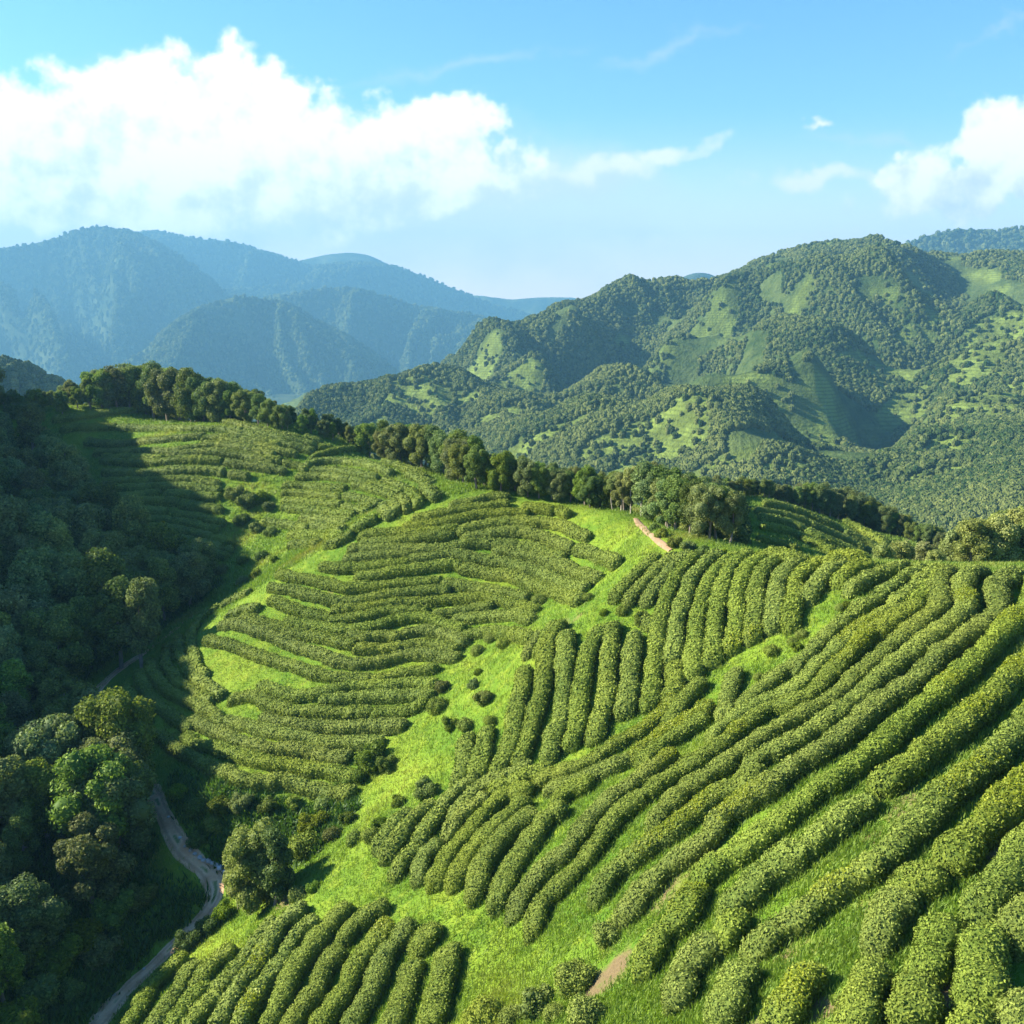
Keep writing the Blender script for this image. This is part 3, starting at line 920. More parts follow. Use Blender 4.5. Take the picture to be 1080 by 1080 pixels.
def hedge_mesh(name, path, width, height, rg, mat=None, dens_k=1.0, shoots=None):
    """A clipped row of tea bushes: a swelling, lumpy body with leaves standing off it. path: ground points."""
    xy = path[:, :2].copy()
    e0, e1 = xy[0] - xy[1], xy[-1] - xy[-2]
    xy = np.vstack([xy[:1] + e0 / (np.linalg.norm(e0) + 1e-9) * 0.28, xy, xy[-1:] + e1 / (np.linalg.norm(e1) + 1e-9) * 0.28])
    w3 = np.array([1, 2, 3, 2, 1]) / 9
    if len(xy) > 8:
        xy = np.vstack([xy[:2], np.stack([np.convolve(xy[:, i], w3, 'valid') for i in (0, 1)], -1), xy[-2:]])
    seg = np.r_[0, np.cumsum(np.linalg.norm(np.diff(xy, axis=0), axis=1))]
    L = seg[-1]
    dist = np.linalg.norm(path.mean(0))
    ds = 0.16 if dist < 55 else (0.22 if dist < 95 else 0.34)
    n = max(6, int(L / ds))
    ce = (0.375 * width + 0.1) * np.array([0, .02, .06, .13, .24, .4, .6, .8])
    s = np.linspace(0, L, n)
    if L > 2.5 * ce[-1]:
        s = np.concatenate([ce, s[(s > ce[-1] + ds * .5) & (s < L - ce[-1] - ds * .5)], (L - ce)[::-1]])
    n = len(s)
    c = np.stack([np.interp(s, seg, xy[:, 0]), np.interp(s, seg, xy[:, 1])], -1)
    k = min(9, n // 2)
    if k >= 3 and dist > 1e9:
        kern = np.ones(k) / k
        pad = np.vstack([np.repeat(c[:1], k, 0), c, np.repeat(c[-1:], k, 0)])
        c = np.stack([np.convolve(pad[:, i], kern, 'same')[k:-k] for i in (0, 1)], -1)
    off = rg.uniform(0, 100)
    t = np.gradient(c, axis=0)
    t /= np.linalg.norm(t, axis=1)[:, None] + 1e-9
    t = np.stack([np.convolve(np.pad(t[:, i], 4, mode='edge'), np.ones(9) / 9, 'valid') for i in (0, 1)], -1)
    t /= np.linalg.norm(t, axis=1)[:, None] + 1e-9
    sd_ = np.stack([t[:, 1], -t[:, 0]], -1)
    c = c + sd_ * (0.13 * vnoise(s / 1.9, off))[:, None]
    m = 13 if dist < 95 else 9
    ph = np.radians(np.linspace(-28, 208, m))
    ca, sa = np.cos(ph), np.sin(ph)
    ex = 0.78
    prof_x = np.sign(ca) * np.abs(ca) ** ex
    prof_z = np.sign(sa) * np.abs(sa) ** ex
    # single bushes show as swellings along the row
    pitch = rg.uniform(1.15, 1.6)
    u = s / pitch + 0.35 * vnoise(s / 2.3, off + 7)
    lump = np.abs(np.sin(np.pi * u)) ** 0.5
    bushr = 1 + 0.16 * vnoise(np.floor(u), off + 3)
    capl = 0.75 * width * 0.5 + 0.1
    e = np.clip(np.minimum(s, L - s) / capl, 0, 1)
    cap = np.sqrt(np.clip(1 - (1 - e) ** 2, 0.0, 1)) * 0.93 + 0.07
    w = width * 0.5 * ((0.72 + 0.28 * lump) if dist < 62 else (0.84 + 0.16 * lump)) * bushr * (0.35 + 0.65 * cap) * np.where(cap < 0.3, cap / 0.3, 1)
    h = height * (0.90 + 0.11 * lump) * (1 + 0.10 * vnoise(s / 3.1, off + 11)) * (0.15 + 0.85 * cap)
    gz = H(c[:, 0], c[:, 1])
    lo = 0.42
    px_ = c[:, None, 0] + sd_[:, None, 0] * prof_x[None] * w[:, None]
    py_ = c[:, None, 1] + sd_[:, None, 1] * prof_x[None] * w[:, None]
    zz = np.where(prof_z[None] > 0, h[:, None] * (lo + (1 - lo) * prof_z[None]), h[:, None] * lo * (1 + prof_z[None] * 2.0))
    zgr = H(px_, py_)
    pz_ = 0.55 * zgr + 0.45 * gz[:, None] + zz
    P3 = np.stack([px_, py_, pz_], -1)
    # lumpiness
    nrm = np.cross(np.gradient(P3, axis=0), np.gradient(P3, axis=1))
    nrm /= np.linalg.norm(nrm, axis=2)[..., None] + 1e-9
    ctr = np.stack([c[:, 0], c[:, 1], gz + h * 0.4], -1)[:, None]
    flip = np.sign((nrm * (P3 - ctr)).sum(2))
    nrm *= np.where(flip == 0, 1, flip)[..., None]
    d = 0.11 * vnoise(P3[..., 0] / 0.62, P3[..., 1] / 0.62, P3[..., 2] / 0.62) + 0.055 * vnoise(P3[..., 0] / 0.26, P3[..., 1] / 0.26, P3[..., 2] / 0.26)
    P3 = P3 + nrm * (d * (1.0 if dist < 62 else 0.65))[..., None]
    V = P3.reshape(-1, 3)
    N = nrm.reshape(-1, 3)
    Q = grid_quads(m, n)
    tint = list(np.clip(0.10 + 0.1 * rg.normal(size=len(Q)), 0, 1))  # body coloured dark so gaps between the leaves look shaded
    # leaves
    size = 0.088 if dist < 36 else (0.108 if dist < 60 else (0.165 if dist < 100 else 0.26))
    dens = (800 if dist < 36 else (470 if dist < 60 else (200 if dist < 100 else 50))) * dens_k
    qa = P3[:-1, :-1]
    area = np.linalg.norm(np.cross(P3[1:, :-1] - qa, P3[:-1, 1:] - qa), axis=2).ravel()
    cnt = int(area.sum() * dens)
    pick = rg.choice(len(area), cnt, p=area / area.sum())
    f1, f2 = rg.random(cnt)[:, None], rg.random(cnt)[:, None]
    qv = Q[pick]
    lp = (V[qv[:, 0]] * (1 - f1) + V[qv[:, 1]] * f1) * (1 - f2) + (V[qv[:, 3]] * (1 - f1) + V[qv[:, 2]] * f1) * f2
    ln = N[qv[:, 0]]
    lp = lp + ln * (rg.random(cnt) ** 1.6 * 0.15 - 0.03)[:, None]
    lv, lq = leaf_quads(lp, ln, size, rg, 0.6)
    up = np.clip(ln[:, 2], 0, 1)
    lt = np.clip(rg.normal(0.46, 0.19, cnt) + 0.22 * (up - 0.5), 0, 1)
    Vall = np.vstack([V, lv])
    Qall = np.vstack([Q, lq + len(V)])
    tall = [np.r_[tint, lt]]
    nq = len(Q)
    n_leaf = len(Qall)
    for a, b in (shoots or []):   # tufts of young shoots standing out of the top of the row
        sel = (ln[:, 2] > 0.2)
        q, qn = lp[sel], ln[sel]
        t0 = c[int(a * (n - 1))]
        keep = rg.random(len(q)) < 0.8 * np.exp(-((q[:, 0] - t0[0]) ** 2 + (q[:, 1] - t0[1]) ** 2) / (b * b))
        q, qn = q[keep] + np.array([0, 0, 1.0]) * rg.uniform(0.02, 0.12, keep.sum())[:, None], qn[keep]
        if len(q):
            sv, sq = leaf_quads(q, qn + [0, 0, .4], size * 0.95, rg)
            Qall = np.vstack([Qall, sq + len(Vall)])
            Vall = np.vstack([Vall, sv])
            tall.append(rg.random(len(sq)))
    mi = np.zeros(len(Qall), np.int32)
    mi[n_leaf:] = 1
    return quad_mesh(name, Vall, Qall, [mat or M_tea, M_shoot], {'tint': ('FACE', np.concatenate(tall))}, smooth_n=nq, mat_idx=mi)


hedge_count = 0


def to_path(px_pts, lift, jump=9.0):
    q = cast(catmull(px_pts, 3.0), lift)
    q = q[~np.isnan(q[:, 0])]
    if len(q) < 3:
        return None
    d = np.linalg.norm(np.diff(q[:, :2], axis=0), axis=1)
    cuts = np.r_[0, np.nonzero(d > jump)[0] + 1, len(q)]
    runs = [q[a:b] for a, b in zip(cuts[:-1], cuts[1:])]
    q = max(runs, key=len)
    return q if len(q) >= 3 else None


def add_hedge(px_pts, width, height, label, group, shoots=None, dens_k=1.0):
    global hedge_count
    path = to_path(px_pts, height * 0.55)
    if path is None:
        return None
    L = np.linalg.norm(np.diff(path[:, :2], axis=0), axis=1).sum()
    if L < 0.8:
        return None
    rg = np.random.default_rng(hedge_count + 100)
    me = hedge_mesh('tea_hedge', path, width, height, rg, shoots=shoots, dens_k=dens_k)
    o = link('tea_hedge', me)
    tag(o, label, 'tea hedge', group)
    hedge_count += 1
    return o


# rows traced one by one; each entry: points along the row, then (optional) places with bright young shoots
R_up = [   # upper right hill: rows running down from the crest, left to right
    [(648, 629), (667, 609), (693, 588)], [(663, 633), (678, 616), (696, 598), (713, 586)], [(682, 633), (698, 611), (711, 596), (724, 585)],
    [(687, 742), (689, 713), (693, 673), (700, 640), (711, 613), (722, 596), (733, 586)],
    [(711, 693), (714, 664), (720, 638), (729, 613), (742, 596), (758, 584)],
    [(730, 713), (733, 673), (738, 640), (747, 613), (760, 596), (776, 586)],
    [(752, 696), (753, 664), (756, 640), (764, 611), (773, 593), (791, 584)],
    [(773, 682), (776, 656), (778, 631), (784, 604), (790, 597), (806, 587)],
    [(794, 671), (797, 644), (800, 613), (806, 601), (824, 588)],
    [(816, 660), (819, 636), (821, 618), (831, 600), (846, 590)],
    [(833, 660), (836, 638), (840, 614), (852, 602), (866, 592)],
    [(853, 631), (860, 616), (873, 602), (889, 593)],
    [(886, 613), (898, 602), (917, 597)],
    [(895, 622), (913, 613), (933, 604), (955, 598)],
]
R_vert = [  # rows standing in the hollow below the crest path, left to right
    [(482, 824), (489, 802), (493, 778)], [(504, 815), (509, 793), (513, 770)], [(527, 811), (538, 784), (544, 753), (549, 727), (553, 707)],
    [(547, 802), (556, 784), (564, 753), (571, 727), (576, 698), (579, 678), (591, 658)],
    [(578, 798), (584, 780), (591, 753), (596, 720), (598, 693), (597, 669)],
    [(602, 784), (609, 764), (612, 736), (618, 709), (623, 684), (633, 664)],
    [(627, 777), (638, 742), (642, 709), (644, 682), (647, 660)],
    [(658, 750), (664, 724), (667, 696), (669, 671)],
    [(710, 735), (713, 702)],
]
R_vert_small = [[(556, 689), (569, 669)], [(569, 687), (576, 669), (584, 657)], [(688, 660), (676, 650)]]
R_low = [  # lower-left end of the right hill, from the gully upwards and outwards
    [(398, 893), (413, 873), (430, 857)], [(407, 902), (422, 882), (436, 864), (456, 849)], [(440, 889), (449, 873), (463, 857)],
    [(467, 851), (480, 835), (500, 821)], [(482, 858), (496, 841), (513, 826), (536, 818), (557, 809)],
    [(416, 920), (429, 904), (439, 896)], [(440, 926), (448, 905), (461, 890)],
    [(460, 929), (469, 907), (487, 887), (504, 868), (518, 851), (536, 838), (558, 832)],
    [(482, 929), (491, 907), (511, 882), (531, 864), (550, 846)],
    [(502, 943), (507, 915), (527, 889), (544, 871), (563, 859)],
    [(522, 955), (536, 922), (556, 891), (576, 864), (592, 854)],
    [(518, 833), (544, 822), (578, 810)],
    [(584, 845), (600, 834), (620, 824)],
    [(472, 879), (491, 857), (512, 840)],
]
R_diag = [  # long rows sweeping down the right hill, from the left lower one to the right
    [(542, 960), (553, 940), (576, 913), (602, 893), (631, 855), (658, 833), (684, 816), (709, 797)],
    [(560, 982), (569, 958), (593, 931), (620, 902), (644, 871), (664, 849), (693, 829), (716, 813), (742, 799), (764, 782), (791, 762), (813, 748), (840, 740), (862, 729), (880, 707), (900, 688), (913, 673), (933, 660), (966, 641)],
    [(690, 868), (706, 852), (724, 834), (756, 813), (787, 793), (813, 773), (840, 758), (873, 741), (889, 729), (907, 711), (929, 693), (944, 678), (964, 662), (990, 643), (994, 630), (988, 616), (997, 602)],
    [(629, 946), (648, 922), (678, 898), (711, 874), (738, 854), (760, 839), (787, 827), (798, 814)],
    [(789, 809), (811, 795), (840, 781), (867, 764), (896, 744), (922, 723), (940, 707), (964, 685), (984, 669), (1013, 651), (1021, 638), (1015, 624), (1020, 609), (1036, 602)],
    [(661, 962), (689, 926), (716, 903), (742, 887), (764, 861), (796, 838), (818, 825), (840, 808), (869, 791), (898, 768), (924, 745), (951, 728), (973, 713), (991, 693), (1018, 671), (1047, 651), (1053, 633), (1047, 620), (1062, 606)],
    [(738, 926), (767, 903), (800, 882), (840, 851), (867, 830), (898, 811), (929, 788), (962, 755), (991, 733), (1018, 706), (1040, 684), (1062, 663), (1080, 645), (1090, 625), (1094, 610)],
    [(682, 1020), (693, 992), (716, 969), (731, 942)],
    [(769, 953), (796, 931), (822, 910), (844, 898), (870, 876), (892, 860), (915, 847)],
    [(926, 829), (947, 816), (982, 789), (1013, 763), (1040, 741), (1071, 713), (1096, 688)],
    [(713, 1053), (720, 1029), (738, 1004), (752, 992)], [(756, 992), (768, 980), (782, 970)],
    [(798, 998), (822, 978), (850, 961), (862, 950)], [(866, 947), (882, 936), (902, 924), (924, 910)],
    [(930, 906), (956, 880), (982, 853), (1000, 834), (1027, 816), (1053, 790), (1080, 763), (1105, 740)],
    [(768, 1072), (774, 1044), (788, 1022)],
    [(924, 993), (937, 968), (952, 948)], [(953, 944), (966, 933), (984, 925)], [(1006, 911), (1020, 890), (1040, 868), (1062, 843), (1085, 822), (1110, 800)],
    [(824, 1075), (842, 1051), (858, 1028)],
    [(1033, 966), (1044, 947), (1062, 924), (1085, 896), (1110, 870)],
    [(900, 1085), (912, 1054), (923, 1028)],
    [(962, 1075), (972, 1042)], [(980, 1026), (987, 1006), (997, 976)],
    [(1030, 1049), (1036, 1026), (1041, 992)],
    [(1070, 985), (1084, 968), (1100, 952)],
    [(1026, 1100), (1032, 1076)], [(1072, 1090), (1082, 1062)],
]
R_diag_shoots = {0: [(0.93, 0.9)], 3: [(0.42, 1.0), (0.55, 0.9)], 4: [(0.75, 0.9)], 5: [(0.2, 0.9)], 1: [(0.82, 1.3), (0.5, .6)], 6: [(0.97, 1.5), (0.75, 1.0), (0.5, .8)], 7: [(0.95, 0.8)], 9: [(0.8, 1.0), (0.5, .8)], 14: [(0.9, 1.2), (0.4, 1.2)], 19: [(0.5, 0.7)], 13: [(0.2, .8)], 18: [(0.6, 1.5)]}
R_short = [  # shorter rows between the upper rows and the long diagonals
    [(840, 704), (862, 680), (878, 663)], [(880, 662), (902, 645), (924, 630), (940, 620), (958, 609), (970, 601)],
    [(751, 776), (769, 762), (796, 744), (822, 733), (842, 722), (860, 704), (880, 687), (898, 671), (916, 656), (944, 641)],
    [(940, 637), (956, 627), (971, 613), (984, 602)], [(966, 636), (980, 620), (992, 602)],
    [(742, 758), (724, 769), (702, 784), (680, 801)], [(782, 743), (796, 731), (822, 710), (842, 698)],
    [(764, 753), (769, 729), (777, 708)], [(707, 764), (724, 738), (739, 721)],
    [(748, 743), (733, 756), (707, 771), (684, 787), (667, 799)],
    [(711, 739), (698, 753), (680, 768), (651, 784), (629, 798), (600, 812), (567, 823)],
    [(662, 801), (640, 810), (610, 822), (580, 830)], [(1062, 612), (1068, 604)],
]
M_rows = [  # the terraced middle hill, from the crest down
    [(476, 533), (498, 528), (520, 523), (534, 523)], [(436, 547), (469, 540), (502, 534), (534, 531)],
    [(427, 554), (458, 551), (491, 545), (520, 541), (556, 539)], [(553, 534), (582, 537)], [(588, 537), (600, 540)],
    [(484, 560), (511, 553), (553, 549), (584, 551), (602, 557), (620, 565)], [(380, 565), (404, 561), (458, 560), (481, 558)],
    [(380, 572), (418, 569), (458, 565), (477, 563)], [(489, 566), (518, 563), (549, 559), (576, 566), (602, 578)], [(609, 578), (633, 585), (650, 593)],
    [(369, 579), (402, 577), (436, 578), (462, 579)], [(464, 578), (489, 573), (518, 571), (545, 574)], [(549, 574), (571, 579), (592, 590)],
    [(364, 589), (402, 585), (431, 584)], [(433, 590), (460, 585), (482, 583), (497, 588)], [(522, 580), (549, 582), (576, 588), (598, 598), (629, 609)],
    [(340, 596), (356, 598), (391, 597), (431, 592)], [(498, 588), (527, 590), (549, 597), (576, 606), (602, 618), (617, 620)],
    [(376, 608), (404, 604), (436, 599), (469, 595), (485, 596)], [(487, 598), (518, 604), (538, 607), (571, 618), (593, 626), (611, 632)],
    [(293, 605), (324, 610), (358, 617), (387, 619), (413, 617), (464, 611)], [(469, 614), (493, 618), (522, 622), (556, 629)],
    [(284, 619), (313, 623), (342, 630), (369, 633), (400, 627), (433, 623), (472, 622)],
    [(351, 643), (380, 641), (413, 637), (458, 633), (489, 631), (520, 631), (549, 637), (565, 643)],
    [(284, 632), (307, 641), (333, 648), (348, 650)],
    [(347, 654), (378, 650), (413, 644), (450, 644)], [(458, 648), (491, 643), (517, 638)], [(480, 652), (513, 650), (544, 648), (561, 652)],
    [(302, 654), (336, 661), (364, 663), (391, 660), (418, 653), (444, 650), (471, 657), (488, 663)],
    [(367, 670), (396, 671), (421, 670)], [(424, 668), (451, 664), (476, 670), (490, 677)],
    [(258, 649), (291, 660), (315, 667), (347, 674), (373, 679)], [(376, 683), (404, 683), (436, 680), (458, 679), (481, 685)],
    [(489, 670), (513, 665), (540, 668), (560, 672)],
    [(233, 659), (256, 659), (287, 670), (313, 680), (340, 691), (369, 698), (404, 697), (440, 690), (482, 692)],
    [(218, 674), (242, 679), (269, 688), (302, 700), (324, 708), (351, 714), (391, 715)], [(393, 717), (422, 710), (459, 705)],
    [(276, 722), (304, 731), (322, 733), (345, 728), (369, 723), (404, 723), (436, 719), (459, 721)],
    [(340, 738), (369, 735), (404, 734), (436, 732), (454, 732)],
    [(244, 737), (267, 734), (287, 744), (304, 749), (331, 750), (362, 752), (391, 751)], [(395, 752), (427, 748), (448, 741)],
    [(276, 757), (300, 761), (327, 763), (358, 768), (393, 765), (425, 764)],
    [(238, 759), (264, 765), (291, 772), (318, 777), (344, 783), (373, 783), (401, 783)],
    [(202, 759), (229, 772), (256, 781), (280, 788), (309, 790), (336, 794), (368, 797)],
    [(196, 776), (207, 783), (231, 788), (256, 797), (284, 803), (313, 808), (344, 812), (372, 819)],
    [(147, 771), (167, 774), (180, 785), (202, 799), (229, 810), (251, 819), (273, 823), (300, 823), (336, 832), (372, 834)],
    [(229, 640), (216, 649), (204, 662), (200, 680), (207, 700), (217, 712)], [(189, 671), (189, 687), (198, 702), (211, 717), (234, 732)],
    [(176, 680), (176, 698), (184, 713), (202, 728), (225, 737)], [(158, 696), (162, 711), (176, 727), (196, 737), (220, 750), (237, 761)],
    [(147, 709), (151, 724), (162, 738), (173, 749), (189, 759), (200, 768)], [(133, 724), (142, 737), (158, 755)],
    [(118, 745), (131, 741), (140, 756), (157, 761)], [(235, 638), (246, 631), (262, 623)], [(240, 649), (258, 642), (272, 640)],
]
L_rows = [  # small field at the bottom left, from the track to the right
    [(136, 1080), (160, 1042), (176, 1024), (194, 1010)], [(163, 1082), (182, 1054), (196, 1031), (208, 1017)], [(182, 1084), (200, 1058), (216, 1041)],
    [(209, 1039), (222, 1020), (243, 1001)], [(196, 1084), (216, 1061), (230, 1050)], [(229, 1045), (247, 1024), (264, 1004), (278, 984), (290, 973)],
    [(226, 1086), (251, 1044), (271, 1022), (284, 993), (300, 972), (319, 958)], [(252, 1084), (276, 1042), (296, 1016), (313, 989), (330, 972)],
    [(282, 1084), (300, 1046), (313, 1020), (329, 999), (344, 980), (365, 957)],
    [(302, 1088), (333, 1049), (342, 1024), (357, 1004)], [(358, 994), (373, 977), (391, 963), (405, 955)],
    [(336, 1086), (362, 1044), (378, 1013), (393, 996), (408, 977)], [(367, 1086), (393, 1044), (402, 1016), (418, 993), (432, 979)],
    [(414, 1080), (429, 1040), (436, 1018)], [(438, 1000), (449, 988), (460, 979)],
    [(454, 1082), (464, 1044), (471, 1022), (474, 1003)],
]

for i, p in enumerate(R_up):
    add_hedge(p, 1.10, 0.82, f'tea hedge climbing to the near crest, {ordinal(i + 1)} rightward from the orange footpath', 'tea hedges below the crest path',
              shoots={7: [(0.04, .8)], 8: [(0.03, 0.8)]}.get(i))
for i, p in enumerate(R_vert):
    add_hedge(p, 1.18, 0.9, f'upright dark-sided tea hedge in the grassy hollow, {ordinal(i + 1)} from the gully', 'tea hedges in the hollow')
for i, p in enumerate(R_vert_small):
    add_hedge(p, 0.9, 0.7, ['short low tea hedge at the gully end of the grassy hollow', 'thin tea hedge beside the top of a tall hollow row',
                            'stub of tea hedge under the crest, beside two round bushes'][i], 'tea hedges in the hollow')
for i, p in enumerate(R_low):
    add_hedge(p, 1.12, 0.86, f'tea hedge at the gully foot of the near hill, {ordinal(i + 1)} of them counted outward', 'tea hedges at the foot of the near hill')
for i, p in enumerate(R_diag):
    near_ = i >= 7
    add_hedge(p, 1.06, 0.86,
              (f'long tea hedge sweeping over the near hill, {ordinal(i + 1)} from the gully side' if len(p) > 4 else f'short broad tea hedge on the near hill flank, {ordinal(i + 1)} from the gully side'),
              'long tea hedges on the near hill', shoots=R_diag_shoots.get(i))
for i, p in enumerate(R_short):
    add_hedge(p, 1.0, 0.76, f'short tea hedge between upright rows and long sweeping rows, {ordinal(i + 1)} of its patch', 'short tea hedges on the near hill',
              shoots={9: [(0.5, 2.5)], 10: [(.3, 1.5)], 2: [(.75, 1.0)]}.get(i))
for i, p in enumerate(M_rows):
    add_hedge(p, 0.98, 0.74, (f'contour tea hedge on the terraced round hill, {ordinal(i + 1)} stretch down from its crest' if i < 45 else
                             f'shaded tea hedge curving round the hill nose above the track, {ordinal(i - 44)} of these'), 'tea hedges on the terraced round hill')
for i, p in enumerate(L_rows):
    add_hedge(p, 1.22, 0.95, f'tea hedge in the small field beside the dirt track, {ordinal(i + 1)} from the track', 'tea hedges in the small trackside field',
              shoots={6: [(0.5, .8)], 7: [(0.3, .8)], 11: [(.95, .8)]}.get(i))


# ---- fields too far to trace bush by bush: rows drawn between surveyed contour lines, broken into stretches
def between(guides, spacing):
    res = []
    for a, b in zip(guides[:-1], guides[1:]):
        A, B = catmull(a, 2.0), catmull(b, 2.0)
        A = A[np.linspace(0, len(A) - 1, 40).astype(int)]
        B = B[np.linspace(0, len(B) - 1, 40).astype(int)]
        k = max(1, round(float(np.abs(A[:, 1] - B[:, 1]).mean()) / spacing))
        for j in range(k):
            res.append(A + (B - A) * (j / k))
    res.append(B)
    return res


def field_rows(guides, spacing, width, height, where, group, rg, lmin, lmax, amp=2.0, ncount=0):
    for row in between(guides, spacing):
        x = rg.uniform(-2, 9)
        n = len(row)
        total = np.linalg.norm(np.diff(row, axis=0), axis=1).sum()
        y0 = 0
        while x < total - 8:
            L = rg.uniform(lmin, lmax)
            a, b = max(0, x / total), min(1, (x + L) / total)
            idx = np.linspace(a, b, max(3, int((b - a) * 20))) * (n - 1)
            seg = np.stack([np.interp(idx, np.arange(n), row[:, 0]), np.interp(idx, np.arange(n), row[:, 1])], -1)
            seg[:, 1] += rg.uniform(-amp, amp) + np.linspace(rg.uniform(-amp, amp), rg.uniform(-amp, amp), len(seg))
            ncount += 1
            add_hedge([tuple(q) for q in seg], width * rg.uniform(0.85, 1.15), height * rg.uniform(0.9, 1.1), where.format(ordinal(ncount)), group)
            x += L + rg.uniform(1, 6)


fr = np.random.default_rng(21)
field_rows([[(52, 442), (80, 439), (120, 433), (165, 432), (200, 435), (240, 444), (290, 456), (338, 465)],
            [(62, 453), (100, 449), (150, 451), (200, 452), (250, 454), (300, 463), (350, 473)],
            [(84, 464), (120, 468), (160, 465), (200, 461), (250, 461), (296, 467)],
            [(100, 475), (140, 475), (185, 474), (230, 468), (290, 479)],
            [(108, 486), (150, 489), (200, 485), (250, 488), (286, 493)],
            [(111, 506), (150, 506), (196, 504), (238, 511)],
            [(107, 524), (140, 522), (184, 519), (231, 525)],
            [(104, 543), (133, 539), (173, 539), (236, 550)],
            [(112, 560), (140, 556), (180, 558), (242, 570)],
            [(150, 580), (190, 575), (245, 588)]], 8.5, 1.3, 1.0,
           'tea hedge on the far upper hillside under the dark wood, {} down from the top', 'tea hedges on the far upper hillside', fr, 60, 150, 1.2)
Q_rows = [[(329, 482), (351, 475), (379, 472)], [(322, 491), (336, 486), (364, 486), (387, 489), (413, 498)], [(329, 495), (364, 496), (397, 503)],
          [(313, 502), (338, 501), (369, 504)], [(371, 505), (396, 511), (424, 518)], [(300, 510), (329, 512), (364, 514)], [(373, 510), (400, 517), (431, 530)],
          [(298, 519), (329, 520), (358, 524)], [(364, 521), (391, 528), (418, 539)], [(300, 526), (329, 529), (360, 530)], [(298, 534), (329, 537), (373, 542)],
          [(318, 545), (344, 547), (371, 550)], [(278, 549), (302, 552), (324, 557)], [(328, 552), (360, 558)], [(307, 563), (329, 563), (360, 565)], [(307, 574), (333, 572)],
          [(385, 474), (410, 484), (436, 497)], [(398, 482), (420, 490), (448, 503)], [(430, 500), (452, 508), (470, 516)], [(405, 506), (430, 515), (446, 527)], [(362, 534), (384, 538), (402, 544)],
          [(393, 524), (403, 533), (411, 544)], [(404, 521), (412, 529), (419, 538)], [(418, 520), (424, 527), (430, 535)], [(431, 516), (436, 523), (441, 531)], [(440, 501), (447, 507), (454, 514)],
          [(447, 512), (454, 517), (461, 523)], [(384, 531), (389, 537), (393, 545)], [(345, 573), (358, 569), (370, 562)], [(372, 556), (384, 552), (396, 546)],
          [(246, 455), (290, 465), (330, 475)], [(232, 463), (270, 468), (312, 479)], [(215, 467), (250, 470), (285, 475)], [(232, 477), (262, 480), (296, 485)], [(258, 488), (280, 491), (300, 497)], [(300, 487), (315, 490), (322, 496)]]
for i, p in enumerate(Q_rows):
    add_hedge(p, 1.2, 0.9, f'sunlit tea hedge on the bowl slope above the round hill, {ordinal(i + 1)} from the wood', 'tea hedges on the sunlit bowl slope')
field_rows([[(800, 522), (830, 527), (870, 541), (910, 559), (942, 577)],
            [(796, 545), (830, 550), (860, 563), (900, 580), (928, 592)],
            [(800, 566), (830, 573), (860, 586), (884, 594)],
            [(805, 582), (825, 585), (840, 589)]], 7.0, 1.5, 1.0,
           'tea hedge in the shaded field beyond the near crest, {} from its top edge', 'tea hedges in the shaded field beyond the crest', fr, 40, 90, 1.2)
print('hedges', hedge_count)

# ------------------------------------------------------------------ trees and shrubs
def tube(path, radii, m=7):
    path = np.asarray(path, float)
    n = len(path)
    t = np.gradient(path, axis=0)
    t /= np.linalg.norm(t, axis=1)[:, None] + 1e-9
    a = np.cross(t, [0.31, 0.95, 0.02])
    a /= np.linalg.norm(a, axis=1)[:, None] + 1e-9
    b = np.cross(t, a)
    ang = np.linspace(0, 2 * math.pi, m)
    v = path[:, None] + np.asarray(radii)[:, None, None] * (np.cos(ang)[None, :, None] * a[:, None] + np.sin(ang)[None, :, None] * b[:, None])
    return v.reshape(-1, 3), grid_quads(m, n)


def join(parts):
    V, Q, o = [], [], 0
    for v, q in parts:
        V.append(v)
        Q.append(q + o)
        o += len(v)
    return np.vstack(V), np.vstack(Q)


